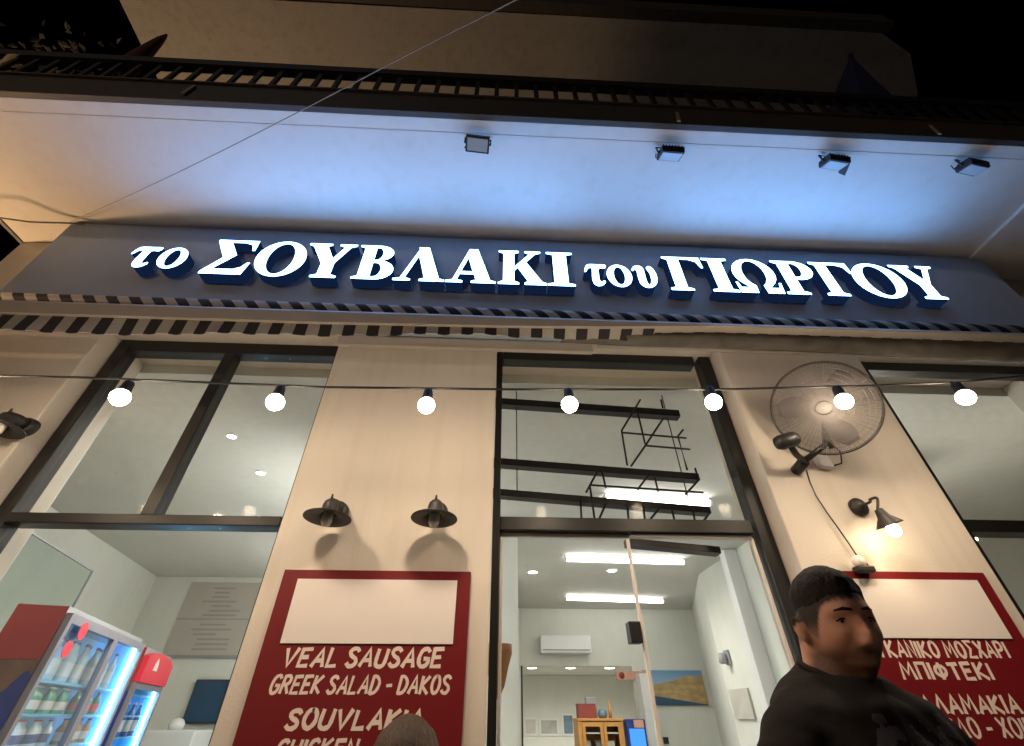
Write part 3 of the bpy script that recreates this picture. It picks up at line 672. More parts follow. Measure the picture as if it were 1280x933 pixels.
# =================================================================== CABLES, BALCONY THINGS
m = MB(); m.tube(sm3([(-2.42,-.165,3.69),tuple(at_y(180,236,-.48)),tuple(at_y(275,190,-.72)),tuple(at_y(385,134,-.95)),tuple(at_y(520,63,-1.15)),tuple(at_y(645,0,-1.3)),tuple(at_y(800,-82,-1.5))],4), .0019, 6)
tag(m.build('overhead_cable', M['cable_pale']), 'thin pale cable slanting up from the sign end past the railing', 'cable')
m = MB(); m.tube([(-2.35,-.155,3.70),(-2.6,-.18,3.66),(-2.8,-.24,3.62),(-3.3,-.2,3.54),(-4.6,.1,3.50),(-7,.4,3.7)], .005, 8)
tag(m.build('side_cable', M['cable_pale']), 'thin cable leaving the left end of the sign towards the street', 'cable')
# navy parasol on the balcony
pc = at_y(1065,66,-.62); 
t = thing('balcony_parasol', 'dark navy half closed parasol behind the balcony railing', 'parasol', (2.12,-.6,3.905))
m = MB(); apex = Vector((pc.x,-.6,pc.z)); ring = []
for k in range(16):
    a = 2*math.pi*k/16; rr = (.37 if k%2 else .31); ring.append(Vector((2.22+rr*math.cos(a),-.52+.22*math.sin(a),4.14+(.03 if k%2 else 0))))
mid = [apex.lerp(q,.5)+Vector((0,0,.02)) for q in ring]
m.add([apex]+mid+ring, [(0,1+k,1+(k+1)%16) for k in range(16)]+[(1+k,17+k,17+(k+1)%16,1+(k+1)%16) for k in range(16)]); m.build('canopy', M['navy'], t)
m = MB(); m.tube([(2.12,-.56,3.906),tuple(apex)], .018, 10); m.build('pole', M['rail'], t)
# furled maroon parasol leaning over the railing at the left
a = at_y(150,92,-.70); c = at_y(208,44,-.66)
t = thing('furled_parasol', 'thin furled maroon parasol leaning out over the left end of the railing', 'parasol', (-1.9,-.6,3.905))
m = MB(); m.tube([tuple(a.lerp(c,f)) for f in (0,.3,.6,.85,1)], [.05,.045,.034,.022,.008], 10); m.build('canopy', M['maroon'], t)
m = MB(); m.tube([(-1.92,-.55,3.91),tuple(a)], .014, 8); m.build('pole', M['rail'], t)
# leafy pot plant at the left end of the balcony
pp = at_y(62,78,-.62)
t = thing('potted_plant', 'dark leafy pot plant at the left end of the balcony', 'plant', (pp.x,-.55,3.905))
m = MB(); m.lathe([(0,0),(.09,0),(.12,.2),(.125,.22),(.11,.22),(0,.2)], 24, 0, Matrix.Translation((pp.x,-.55,3.905))); m.build('pot', M['terra'], t)
m = MB(); rnd = random.Random(3)
for k in range(150):
    d = Vector((rnd.gauss(0,.16),rnd.gauss(0,.08),rnd.gauss(0,.17))); c0 = Vector((pp.x,-.58,pp.z-.02))+d
    q = Matrix.Rotation(rnd.uniform(0,6.28),3,'Z') @ Matrix.Rotation(rnd.uniform(-1.2,1.2),3,'X'); l = rnd.uniform(.04,.075)
    pts = [Vector((0,0,0)),Vector((l*.28,l*.5,.01)),Vector((0,l,0)),Vector((-l*.28,l*.5,.01))]
    m.add([c0+q@v for v in pts], [(0,1,2,3)])
m.build('leaves', M['leaf'], t)
m = MB(); m.tube([(pp.x,-.55,4.10),(pp.x+.02,-.56,4.3),(pp.x-.01,-.58,pp.z)], [.012,.009,.005], 8); m.build('stem', M['wood'], t)

# assumed street lamp, added unseen round the left corner to warm soffit and slab
t = thing('added_street_lamp', 'assumed warm street lamp on a grey pole, unseen round the left shop corner', 'street lamp', (-4.3,0.12,0))
m = MB(); m.tube([(-4.3,.12,-.14),(-4.3,.12,1.0),(-4.3,.12,2.81)], [.07,.055,.045], 14); m.build('pole', M['grey'], t)
m = MB(); m.ball((-4.3,.12,2.9),.10,24); m.build('globe', emit('assumed_street_globe',(1,.58,.27),230), t)

t = thing('added_street_lamp', 'added warm street lamp on a tall grey pole, unseen across the road', 'street lamp', (-7.0,-9.5,-.14))  # second lamp added out of view to lift the dark fascia and railing
m = MB(); m.tube([(-7,-9.5,-.14),(-7,-9.5,2.0),(-7,-9.5,5.4)], [.09,.07,.05], 14); m.build('pole', M['grey'], t)
m = MB(); m.ball((-7,-9.5,5.5),.13,24); m.build('globe', emit('added_far_globe',(1,.68,.42),330), t)
# =================================================================== INTERIOR LAMPS
def tube_light(p0, p1, label, m_='tube', hang=False):
    p0, p1 = Vector(p0), Vector(p1); c = (p0+p1)/2
    t = thing('tube_light', label, 'ceiling light', tuple(c), 'long white tube lights on the ceiling'); d = (p1-p0).normalized()
    m = MB(); m.tube([tuple(p0),tuple(p1)], .026, 14); m.build('tube', M[m_], t)
    if hang:
        for f in (.1,.9):
            h = p0.lerp(p1,f); m = MB(); m.tube([tuple(h+Vector((0,0,.04))),(h.x,h.y,CEIL)], .003, 6); m.build('hanger', M['white'], t)
    m = MB(); n = Vector((-d.y,d.x,0)); m.obox(p0-n*.02+Vector((0,0,.0285)), p1-p0, n*.04, (0,0,.011)); m.build('housing', M['white'], t)
    for q, s in ((p0,-1),(p1,1)):
        e = MB(); e.tube([tuple(q+d*s*.001),tuple(q+d*s*.02)], .03, 12); e.build('end_cap', M['white'], t)
zt = CEIL-.041
tube_light(at_z(757,623,zt), at_z(886,629,zt), 'glowing tube light seen through the glass above the door')
tube_light(at_z(708,699,zt), at_z(854,703,zt), 'glowing tube light nearer of the two seen through the door')
tube_light(at_z(708,748,zt), at_z(828,752,zt), 'glowing tube light farther of the two seen through the door')
tube_light((-1.15,1.2,2.55), (-1.15,2.6,2.55), 'added tube light hung unseen behind the left pillar to brighten the room', 'tube_fill', True)  # added out of view, brightens the ceiling and left room
tube_light((-1.62,3.25,2.55), (-1.62,4.3,2.55), 'added tube light hung unseen to brighten the back of the fridge room', 'tube_fill', True)  # second added tube, unseen, lifts the fridge room
tube_light((1.95,.9,2.55), (2.6,.9,2.55), 'short added tube light hung unseen behind the right pillar as fill', 'tube_fill_soft', True)  # added unseen fill for the room behind the right window
def downlight(px, py, label, z=CEIL, r=.055, w=6, group='round ceiling downlights'):
    p = at_z(px, py, z-.004)
    t = thing('downlight', label, 'ceiling light', (p.x,p.y,z), group)
    m = MB(); m.lathe([(0,-.010),(r*.8,-.010),(r*.82,-.006)], 28, 0, Matrix.Translation((p.x,p.y,z))); m.build('lens', M['down'], t)
    m = MB(); m.lathe([(r*.84,-.002),(r*.84,-.012),(r*1.08,-.009),(r*1.12,-.001)], 28, 0, Matrix.Translation((p.x,p.y,z))); m.build('trim_ring', M['white'], t)
    if w: lamp('downlight_beam', t, (p.x,p.y,z-.03), w, (1,.96,.86), 'SPOT', .06, 165, .7)
downlight(290,545,'round downlight nearer the glass in the upper right pane of the left window', w=40, r=.033)
downlight(326,591,'round downlight farther from the glass in the upper right pane of the left window', w=40, r=.035)
downlight(666,715,'round downlight seen through the door, left of the tube lights', w=42, r=.07)
downlight(765,713,'round downlight seen through the door, between the two tube lights', w=42, r=.07)
for px, lab in ((665,'left of the three downlights in the kitchen hatch'),(713,'middle of the three downlights in the kitchen hatch'),(762,'right of the three downlights in the kitchen hatch')):
    downlight(px, 835, lab, 2.345, .12, 45, 'downlights in the kitchen')
p = at_y(1214,673,1.1)
t = thing('pendant_lamp', 'small lit pendant lamp just under the crossbar of the right window', 'ceiling light', tuple(p))
m = MB(); m.ball(tuple(p), .03, 18); m.build('bulb', M['down'], t)
m = MB(); m.tube([(p.x,p.y,p.z+.03),(p.x,p.y,CEIL)], .003, 6); m.build('cord', M['black'], t)
lamp('bulb_light', t, p+Vector((0,0,-.04)), 8, (1,.95,.85), 'POINT', .03)

# =================================================================== HANGING RACK behind the glass above the door
rk = thing('hanging_rack', 'black metal rack of planks and bent rods hanging behind the glass above the door', 'rack', (0.6,.38,2.9))
def zp(x, y, Y=.36): return at_y(620+x/4.267, 480+y/4.267, Y)
def plank(pa, pb, h):
    a, c = zp(*pa), zp(*pb); m = MB(); m.obox(a-Vector((0,0,h)), c-a, (0,.05,0), (0,0,h)); m.build('plank', M['steel'], rk)
plank((-20,72),(975,140),.042); plank((-20,392),(1080,478),.036); plank((-20,556),(1140,655),.034)
m = MB()
for pl_ in ([(770,85),(670,250),(700,435)], [(755,150),(795,320)], [(895,180),(800,325),(720,440)], [(880,85),(890,130)], [(670,260),(1015,290)], [(800,330),(1035,350)], [(998,245),(970,280),(1020,460)],
            [(545,460),(480,580)], [(565,460),(585,555)], [(505,540),(1105,580)], [(810,490),(755,565)], [(845,490),(865,575)], [(1062,450),(1080,515),(1010,590)], [(500,540),(525,715)],
            [(450,600),(458,760)], [(585,640),(535,760)], [(700,640),(710,760)], [(785,645),(798,760)], [(880,655),(825,720),(810,760)], [(935,660),(960,760)], [(1050,665),(1065,760)], [(1140,690),(1085,760)]):
    m.tube([tuple(zp(*q)) for q in pl_], .0055, 8)
m.build('rod_frame', M['black'], rk)
for x in (.12,.98):
    m = MB(); m.tube([(x,.385,2.38),(x,.385,CEIL)], .003, 6); m.build('hanger', M['black'], rk)
a, c = at_y(783,671,.36), at_y(899,682,.36)
m = MB(); m.obox(a-Vector((0,0,.035)), c-a, (0,.06,0), (0,0,.03)); m.build('plank', M['steel'], rk)

# =================================================================== FURNISHINGS
# air conditioner
a, c = at_y(675,794,6.6), at_y(740,817,6.6)
t = thing('air_conditioner', 'white split air conditioner on the back wall above the kitchen hatch', 'air conditioner', (a.x,6.79,c.z))
m = MB(); m.box((a.x,6.58,c.z),(c.x,6.795,a.z)); m.build('casing', M['white'], t, bevel=.02)
m = MB(); m.box((a.x+.03,6.572,c.z+.035),(c.x-.03,6.5795,c.z+.052)); m.build('air_slot', M['grey'], t)
# painting of a cliff: sky, cliff, sea bands in one material
pm = mat('cliff_painting', (.4,.3,.15), .5, var=0); n = pm.node_tree.nodes; l = pm.node_tree.links; bs = n['Principled BSDF']
tc = n.new('ShaderNodeTexCoord'); sp = n.new('ShaderNodeSeparateXYZ'); l.new(tc.outputs['Generated'], sp.inputs[0])
nz = n.new('ShaderNodeTexNoise'); nz.inputs['Scale'].default_value = 7; l.new(tc.outputs['Generated'], nz.inputs['Vector'])
def mth(op, a, c, d=None):
    k = n.new('ShaderNodeMath'); k.operation = op
    for i, v in enumerate((a, c, d)):
        if v is None: continue
        if isinstance(v, (int, float)): k.inputs[i].default_value = v
        else: l.new(v, k.inputs[i])
    return k.outputs[0]
def mixc(f, A, B):
    k = n.new('ShaderNodeMix'); k.data_type = 'RGBA'; l.new(f, k.inputs['Factor'])
    for s, v in (('A',A),('B',B)):
        if isinstance(v, tuple): k.inputs[s].default_value = (*v,1)
        else: l.new(v, k.inputs[s])
    return k.outputs['Result']
hz = mth('MULTIPLY_ADD', nz.outputs['Fac'], .22, mth('MULTIPLY_ADD', mth('POWER', sp.outputs['X'], .42), .58, .18))
rock = mixc(nz.outputs['Fac'], (.20,.12,.05), (.75,.55,.26))
skyc = mixc(sp.outputs['Z'], (.55,.66,.74), (.16,.34,.58))
land = mixc(mth('LESS_THAN', sp.outputs['Z'], hz), skyc, rock)
sea = mth('LESS_THAN', mth('MULTIPLY_ADD', sp.outputs['X'], .28, sp.outputs['Z']), .30)
l.new(mixc(sea, land, (.03,.09,.16)), bs.inputs['Base Color'])
a, c = at_y(803,838,6.76), at_y(872,882,6.76)
t = thing('cliff_painting', 'wide painting of a golden cliff over blue sea on the back wall', 'painting', (a.x,6.79,c.z))
m = MB(); m.box((a.x,6.765,c.z),(c.x+.18,6.797,a.z)); m.build('canvas', pm, t)
# salmon plaque
a, c = at_y(770,839,6.74), at_y(812,850,6.74)
t = thing('salmon_plaque', 'salmon pink plaque with a round mark, right of the kitchen hatch', 'sign', (a.x,6.79,c.z))
m = MB(); m.box((a.x,6.76,c.z),(c.x,6.783,a.z)); m.build('plate', M['salmon'], t, bevel=.004)
m = MB(); m.lathe([(0,0),(.045,0),(.045,.004),(0,.004)], 20, 0, Matrix.Translation((a.x+.09,6.759,(a.z+c.z)/2)) @ Matrix.Rotation(R(90),4,'X')); m.build('round_mark', M['dark_red'], t)
# pictures in the kitchen
for (x0,y0,x1,y1,mm,lab) in ((655,897,672,920,'photo_pale','pale print leftmost of the three pictures in the kitchen hatch'),(674,898,699,920,'photo_grey','grey print in white frame, middle picture in the kitchen hatch'),(702,892,719,920,'photo_blue','blue seaside print, right picture in the kitchen hatch')):
    a, c = at_y(x0,y0,11.56), at_y(x1,y1,11.56); t = thing('framed_picture', lab, 'picture', (a.x,11.59,c.z), 'pictures in the kitchen')
    m = MB(); m.box((a.x,11.57,c.z),(c.x,11.595,a.z)); m.build('frame', M['white'], t)
    m = MB(); m.box((a.x+.04,11.562,c.z+.04),(c.x-.04,11.568,a.z-.04)); m.build('print', M[mm], t)
# cabinet
CY = 5.6
a, c = at_y(722,898,CY), at_y(778,898,CY)
t = thing('glass_cabinet', 'orange wood cabinet with two glass doors before the hatch', 'cabinet', ((a.x+c.x)/2,CY+.2,0))
H = a.z; x0, x1 = a.x, c.x; xm = (x0+x1)/2+.03
m = MB(); m.box((x0,CY,0),(x0+.05,CY+.4,H-.03)); m.box((x1-.03,CY,0),(x1,CY+.4,H-.03)); m.box((x0-.01,CY-.012,H-.028),(x1+.01,CY+.41,H)); m.box((x0+.05,CY+.37,0),(x1-.03,CY+.4,H-.03)); m.build('carcass', M['wood'], t, bevel=.004)
for (q0,q1) in ((x0+.052,xm-.003),(xm+.003,x1-.032)):
    m = MB(); m.box((q0,CY-.01,.05),(q0+.04,CY+.012,H-.04)); m.box((q1-.04,CY-.01,.05),(q1,CY+.012,H-.04)); m.box((q0+.041,CY-.009,H-.085),(q1-.041,CY+.011,H-.04)); d = m.build('door', M['wood'], t)
    m = MB(); m.box((q0+.041,CY,.05),(q1-.041,CY+.004,H-.086)); m.build('pane', M['glass'], d)
m = MB()
for z in (.5,.9,H-.32,H-.16): m.box((x0+.052,CY+.03,z),(x1-.033,CY+.36,z+.015))
m.build('shelf', M['white'], t)
for k, (px, mm) in enumerate(((731,'photo_pale'),(747,'grey'),(760,'white'))):
    q = at_y(px,905,CY+.15); m = MB(); m.box((q.x-.05,CY+.1,H-.304),(q.x+.05,CY+.2,H-.23)); tag(m.build('carton', M[mm]), ['beige carton on the upper cabinet shelf, left side','grey carton on the upper cabinet shelf, middle','white carton on the upper cabinet shelf, right side'][k], 'carton')
a, c = at_y(722,884,CY+.1), at_y(745,898,CY+.1)
m = MB(); m.box((a.x,CY+.05,H+.001),(c.x,CY+.25,H+.14)); m.box((a.x-.004,CY+.046,H+.141),(c.x+.004,CY+.254,H+.155)); tag(m.build('red_carton', M['dark_red'], bevel=.004), 'dark red carton standing on the orange cabinet', 'carton')
q = at_y(740,882,CY+.2); m = MB(); m.box((q.x-.07,CY+.262,H+.001),(q.x+.08,CY+.35,H+.23)); tag(m.build('grey_carton', M['grey'], bevel=.004), 'tall grey carton behind the red one on the cabinet', 'carton')
q = at_y(762,886,CY+.15); m = MB(); m.lathe([(0,0),(.022,0),(.024,.1),(.009,.14),(.009,.19),(0,.19)], 18, 0, Matrix.Translation((q.x,CY+.15,H+.001))); tag(m.build('bottle', M['wood']), 'slim brown bottle on the right of the cabinet top', 'bottle')
q = at_y(753,890,CY+.15); m = MB(); m.lathe([(0,0),(.05,0),(.065,.04),(.05,.09),(.03,.1),(0,.1)], 18, 0, Matrix.Translation((q.x,CY+.15,H+.001))); tag(m.build('jar', M['photo_blue']), 'blue grey jar on the cabinet beside the slim bottle', 'jar')
# dark blue cooler right of the cabinet
a, c = at_y(781,899,5.7), at_y(806,899,5.7)
t = thing('blue_cooler', 'dark blue drinks cooler right of the orange cabinet', 'fridge', ((a.x+c.x)/2,6.0,0))
m = MB(); m.box((a.x,5.7,0),(c.x,6.3,a.z)); m.build('casing', M['fridge_blue'], t, bevel=.01)
m = MB(); m.box((a.x+.04,5.688,.2),(c.x-.03,5.698,a.z-.10)); m.build('lit_front', emit('cooler_glow',(.05,.22,.75),1.0), t)
m = MB(); m.box((c.x-.16,5.68,a.z-.09),(c.x-.03,5.699,a.z-.01)); m.build('emblem', M['salmon'], t)
# wall lamp and picture on the right wall, switch
q = at_x(909,822,2.735)
t = thing('wall_spot', 'small grey spotlight on the right interior wall', 'wall lamp', tuple(q))
m = MB(); m.box((q.x-.012,q.y-.06,q.z-.07),(q.x+.012,q.y+.06,q.z+.07)); m.build('plate', M['grey'], t, bevel=.006)
m = MB(); m.lathe([(0,0),(.035,0),(.045,-.09),(.03,-.10),(0,-.1)], 18, 0, Matrix.Translation((q.x-.06,q.y,q.z+.04))); m.build('head', M['grey'], t)
a, c = at_x(912,865,2.73), at_x(944,893,2.73)
q = at_x(926,880,2.735)
t = thing('wall_print', 'small brownish grey print on the right interior wall below the spotlight', 'picture', tuple(q))
m = MB(); m.box((q.x-.01,q.y-.24,q.z-.13),(q.x+.008,q.y+.2,q.z+.13)); m.build('print', M['photo_pale'], t)
q = at_y(833,926,6.77); m = MB(); m.box((q.x-.04,6.78,q.z-.04),(q.x+.04,6.797,q.z+.04)); tag(m.build('wall_switch', M['black'], bevel=.004), 'small dark wall switch low on the back wall', 'switch')
# wooden bowl shade by the partition, half hidden by the door frame
q = at_y(622,830,2.0)
t = thing('wooden_shade', 'brown half cone wooden shade beside the left frame of the door', 'lamp', (q.x,2.0,q.z))
s0 = at_y(640,805,2.0).x-q.x
m = MB(); m.lathe([(.01,-.20),(.05,-.13),(s0*.75,-.02),(s0,.06),(s0,.115),(s0*.93,.115),(s0*.9,.06),(.04,-.1),(0,-.15)], 30, 0, Matrix.Translation((q.x,2.0,q.z))); m.build('shade', M['wood'] if False else mat('brown_wood',(.30,.13,.045),.6,var=.2), t)
m = MB(); m.tube([(q.x,2.0,q.z+.1),(q.x,2.0,CEIL)], .004, 6); m.build('cord', M['black'], t)

# ------------------------------------------------ left room
# menu sheet on the wall behind the fridges
a, c = at_y(236,724,4.83), at_y(212,819,4.83)
t = thing('menu_sheet', 'large faded beige menu sheet on the wall behind the fridges', 'poster', (-3.45,4.84,c.z))
m = MB(); m.box((-3.98,4.835,c.z),(-3.0,4.847,2.93)); m.build('sheet', M['paper'], t)
m = MB(); rnd = random.Random(5)
for k in range(14):
    z = 2.86-k*.053
    if k == 7: continue
    m.box((-3.75+rnd.uniform(0,.15),4.832,z-.012),(-3.2-rnd.uniform(0,.25),4.8345,z+.006))
m.build('print_lines', M['paper_ink'], t)
m = MB(); m.box((-3.98,4.828,2.49),(-3.0,4.834,2.50)); m.box((-4.0,4.825,c.z-.03),(-2.98,4.847,c.z-.002)); m.build('rail', M['grey'], t)
# screen and cupboard below
a = at_y(246,851,4.8); c = at_y(274,904,4.8)
t = thing('wall_screen', 'dark blue screen on the back wall beside the fridges', 'screen', ((a.x-3.17)/2,4.83,c.z))
m = MB(); m.box((-3.44,4.80,1.45),(-3.05,4.846,1.86)); m.build('casing', M['black'], t, bevel=.004)
m = MB(); m.box((-3.425,4.796,1.465),(-3.065,4.7995,1.845)); m.build('display', M['screen'], t)
t = thing('white_appliance', 'white countertop machine standing under the dark blue screen', 'machine', (-3.3,4.5,0.0))
m = MB(); m.box((-3.55,4.3,0),(-3.0,4.75,1.40)); m.build('body', M['white'], t, bevel=.02)
m = MB(); m.lathe([(0,0),(.07,0),(.08,.05),(.05,.09),(0,.1)], 20, 0, Matrix.Translation((-3.32,4.5,1.401))); m.build('lid', M['white'], t)
t = thing('grey_door', 'narrow grey framed door at the right end of the fridge room', 'door', (-2.75,4.8,0))
m = MB(); m.box((-2.98,4.78,0),(-2.92,4.845,1.86)); m.box((-2.55,4.78,0),(-2.49,4.845,1.86)); m.box((-2.919,4.78,1.80),(-2.551,4.845,1.86)); m.build('frame', M['grey'], t)
m = MB(); m.box((-2.918,4.80,0),(-2.552,4.835,1.799)); m.build('leaf', M['photo_blue'], t)
m = MB(); m.box((-2.90,4.77,1.2),(-2.87,4.799,1.42)); m.build('handle', M['black'], t)
# glass screen by the window
a, d_ = at_z(39,667,2.4), at_z(116,715,2.4)
t = thing('glass_screen', 'clear glass partition with dark edge left of the tall fridge', 'partition', (a.x,a.y,0))
dd = (d_-a); nn = Vector((-dd.y,dd.x,0)).normalized()
m = MB(); m.obox((a.x,a.y,.0),(dd.x,dd.y,0),nn*.008,(0,0,2.4)); m.build('pane', glass_mat('screen_glass',(.86,.90,.88), .06), t)
m = MB(); m.obox((a.x,a.y,2.401),(dd.x,dd.y,0),nn*.012,(0,0,.012)); m.obox((d_.x,d_.y,0),dd.normalized()*.012,nn*.012,(0,0,2.413)); m.build('edge_trim', M['grey'], t)

# drinks fridges
U = Vector((-.293,.956,0)).normalized(); V = Vector((-U.y,U.x,0))   # U along the front, V into the fridge
def fridge(o, width, height, depth, label, doors, topred):
    o = Vector((o[0],o[1],0)); t = thing('drinks_fridge', label, 'fridge', tuple(o), 'lit drinks fridges')
    def fb(m, u0, u1, v0, v1, z0, z1): m.obox(o+U*u0+V*v0+Vector((0,0,z0)), U*(u1-u0), V*(v1-v0), (0,0,z1-z0))
    m = MB(); fb(m,0,.035,.03,depth,0.02,height); fb(m,width-.035,width,.03,depth,.02,height); fb(m,.035,width-.035,.03,depth,height-.04,height); fb(m,.035,width-.035,depth-.03,depth,.02,height-.04); fb(m,.035,width-.035,.03,depth-.03,.02,.2)
    m.build('casing', [M['grey']], t)
    # side panel: red over blue with a wavy border
    m = MB(); zs = [(.55,0),(1.35,1)]
    fb(m,-.006,-.001,.03,depth,1.72,height-.004); m.build('side_panel_top', M['fridge_red'], t)
    m = MB(); N = 24
    m.prism([o+U*(-.007)+V*.031+Vector((0,0,1.2))]+[o+U*(-.007)+V*(.031+(depth-.032)*i/N)+Vector((0,0,1.63+.045*math.sin(i*.42+.6))) for i in range(N+1)]+[o+U*(-.007)+V*(depth-.001)+Vector((0,0,1.2))], U*.0055); m.build('side_panel_wave', M['fridge_blue'], t)
    m = MB(); fb(m,-.005,-.001,.03,depth,1.50,1.719); m.build('side_panel_scene', M['scene'], t)
    m = MB(); fb(m,.036,width-.036,depth-.04,depth-.031,.2,height-.041); fb(m,.036,.042,.05,depth-.041,.2,height-.041); fb(m,width-.042,width-.036,.05,depth-.041,.2,height-.041); fb(m,.043,width-.043,.05,depth-.041,height-.048,height-.042); m.build('liner', M['fridge_in'], t)
    m = MB()
    for z in (.55,.85,1.12,1.37,1.505,1.64): 
        if z < height-.2: fb(m,.044,width-.044,.05,depth-.042,z,z+.012)
    m.build('shelf', M['fridge_in'], t)
    dz1 = height-.03-(.20 if topred else 0)
    for (d0,d1) in doors:
        m = MB(); fb(m,d0,d0+.035,0,.028,.2,dz1); fb(m,d1-.035,d1,0,.028,.2,dz1); fb(m,d0+.035,d1-.035,0,.028,dz1-.04,dz1); fb(m,d0+.035,d1-.035,0,.028,.2,.25); d = m.build('door', M['fridge_trim'], t)
        m = MB(); fb(m,d0+.036,d1-.036,.012,.016,.251,dz1-.041); m.build('pane', M['clear'], d)
    m = MB(); fb(m,width-.065,width-.043,.03,.045,.25,dz1-.02); m.build('light_strip', M['strip'], t)
    m = MB(); fb(m,.046,.06,.035,.05,.25,dz1-.02); m.build('light_strip', M['strip'], t)
    if topred:
        m = MB(); prof = [(0,0),(0,.17),(.15*width,.20),(.5*width,.21),(.85*width,.19),(width,.15),(width,0)]
        m.prism([o+U*u+V*(-.012)+Vector((0,0,dz1+.002+z)) for u,z in prof], V*.04); hd = m.build('header', M['emblem'], t)
        m = MB(); c = o+U*(.35*width)+V*(-.014)+Vector((0,0,dz1+.09)); m.prism([c+U*(-.06),c+U*.06,c+U*.045+Vector((0,0,.05)),c+Vector((0,0,.09)),c+U*(-.045)+Vector((0,0,.05))], V*.004); m.build('header_mark', M['white'], hd)
    else:
        for (u,z,r) in ((.20,1.865,.040),(.13,1.775,.036)):
            m = MB(); c = o+U*u+V*(-.004)+Vector((0,0,z)); m.prism([c+U*(r*1.15*math.cos(q*math.pi/12))+Vector((0,0,r*math.sin(q*math.pi/12))) for q in range(24)], V*.004); m.build('emblem', M['emblem'], t)
    return t
fridge((-2.11,.91),1.297,1.95,.24,'tall double door drinks fridge with red and blue side, glowing blue inside',[(.0,.72),(.722,1.297)],False)
fridge((-2.72,2.60),.80,1.95,.24,'narrower drinks fridge with rounded red header, behind the double one',[(.0,.80)],True)
def bottle_mesh(h, r, m_, n=16):
    m = MB(); m.lathe([(0,0),(r*.96,0),(r,h*.03),(r,h*.55),(r*.9,h*.64),(r*.38,h*.80),(r*.36,h*.93)], n, 0)
    m.lathe([(r*1.015,h*.14),(r*1.02,h*.15),(r*1.02,h*.46),(r*1.015,h*.47)], n, 1); m.lathe([(r*.44,h*.93),(r*.44,h),(0,h)], n, 2); return m
def bottles(o, us, v, z, h, r, mm, label, group, lab_m='cup', cap_m='fridge_blue'):
    first = None
    for k, u in enumerate(us):
        p = Vector((o[0],o[1],0))+U*u+V*(v+.012*((k*7)%3-1))+Vector((0,0,z+.013))
        if first is None:
            first = bottle_mesh(h,r,None).build('drink_bottle', [mm, M[lab_m], M[cap_m]]); first.location = p; tag(first, label, 'bottle', group)
        else:
            c = first.copy(); COL.objects.link(c); c.location = p
F1 = (-2.11,.91); F2 = (-2.72,2.60)
bottles(F1,[.08+.058*i for i in range(19)],.10,1.64,.19,.024,M['clear_b'],'clear bottle on the top shelf of the double door fridge','clear bottles in the fridge')
bottles(F1,[.07+.055*i for i in range(12)],.09,1.505,.112,.024,M['green_b'],'small green bottle on the second shelf, left door of the double fridge','green bottles behind the left door', 'menu_ink', 'cup')
bottles(F1,[.77+.055*i for i in range(8)],.09,1.505,.115,.023,M['green_b'],'small green bottle on the second shelf, right door of the double fridge','green bottles behind the right door', 'emblem', 'wood')
bottles(F1,[.07+.058*i for i in range(10)],.09,1.37,.11,.024,M['cup'],'white topped bottle on the third shelf of the double door fridge','white bottles in the fridge', 'fridge_blue', 'emblem')
bottles(F1,[.78+.06*i for i in range(7)],.09,1.37,.115,.024,M['wood'],'amber bottle on the third shelf, right door of the double fridge','amber bottles in the fridge', 'cup', 'black')
bottles(F2,[.08+.065*i for i in range(10)],.09,1.37,.22,.026,M['blue_b'],'blue bottle in the narrower fridge with red header','blue bottles in the fridge', 'cup', 'cup')

# =================================================================== PEOPLE
def sstep(a, c, x): t = max(0,min(1,(x-a)/(c-a))); return t*t*(3-2*t)
def g(x, s): return math.exp(-(x/s)**2)
def head_pt(d, grow=0.0):
    dx, dy, dz = d; x, y, z = dx*.076, dy*.097, dz*.118
    t = max(0,-dz)
    x *= 1-.26*t**1.6
    if dy > 0: y *= 1-.42*t**1.2
    else: y *= 1-.05*t
    if dz > 0: y *= 1+.03*dz
    if y < 0:
        fx = abs(x); f = 0
        nz_ = sstep(.034,-.020,z)*sstep(-.046,-.034,z)
        f += .024*g(x,.0095+.006*sstep(.0,-.03,z))*nz_
        f += .008*g(fx-.0125,.006)*g(z+.034,.007)
        f += .007*g(fx-.030,.022)*g(z-.030,.010)
        f -= .010*g(fx-.031,.015)*g(z-.010,.012)
        f += .004*g(fx-.031,.010)*g(z-.008,.007)
        f += .008*g(fx-.046,.018)*g(z+.020,.017)
        f += .006*g(x,.024)*g(z+.060,.0055)+.006*g(x,.022)*g(z+.073,.0055)
        f -= .005*g(x,.030)*g(z+.0665-5*x*x,.003)
        f -= .003*g(fx-.032-.25*(-.03-z),.005)*sstep(-.08,-.06,z)*sstep(-.02,-.04,z)
        f += .011*g(x,.022)*g(z+.100,.014)
        f -= .003*g(x,.02)*g(z+.085,.006)
        y -= f
    v = Vector((x,y,z))
    if grow: v += Vector((dx,dy,dz))*grow
    return v
def head_grid(nu, nv, fn):
    vs = []; fs = []
    for i in range(nv+1):
        ph = -math.pi/2+math.pi*i/nv
        for k in range(nu):
            a = 2*math.pi*k/nu; vs.append(fn(Vector((math.cos(ph)*math.sin(a), -math.cos(ph)*math.cos(a), math.sin(ph)))))
    for i in range(nv):
        for k in range(nu): fs.append((i*nu+k, i*nu+(k+1)%nu, (i+1)*nu+(k+1)%nu, (i+1)*nu+k))
    return vs, fs
def strand_mat(m):
    n = m.node_tree.nodes; l = m.node_tree.links
    for q in [x for x in n if x.type == 'TEX_NOISE']:
        mp = n.new('ShaderNodeMapping'); mp.inputs['Scale'].default_value = (3.2, .9, .35); src = q.inputs['Vector'].links[0].from_socket
        l.new(src, mp.inputs[0]); l.new(mp.outputs[0], q.inputs['Vector'])
strand_mat(M['hair']); strand_mat(M['hair_brown'])
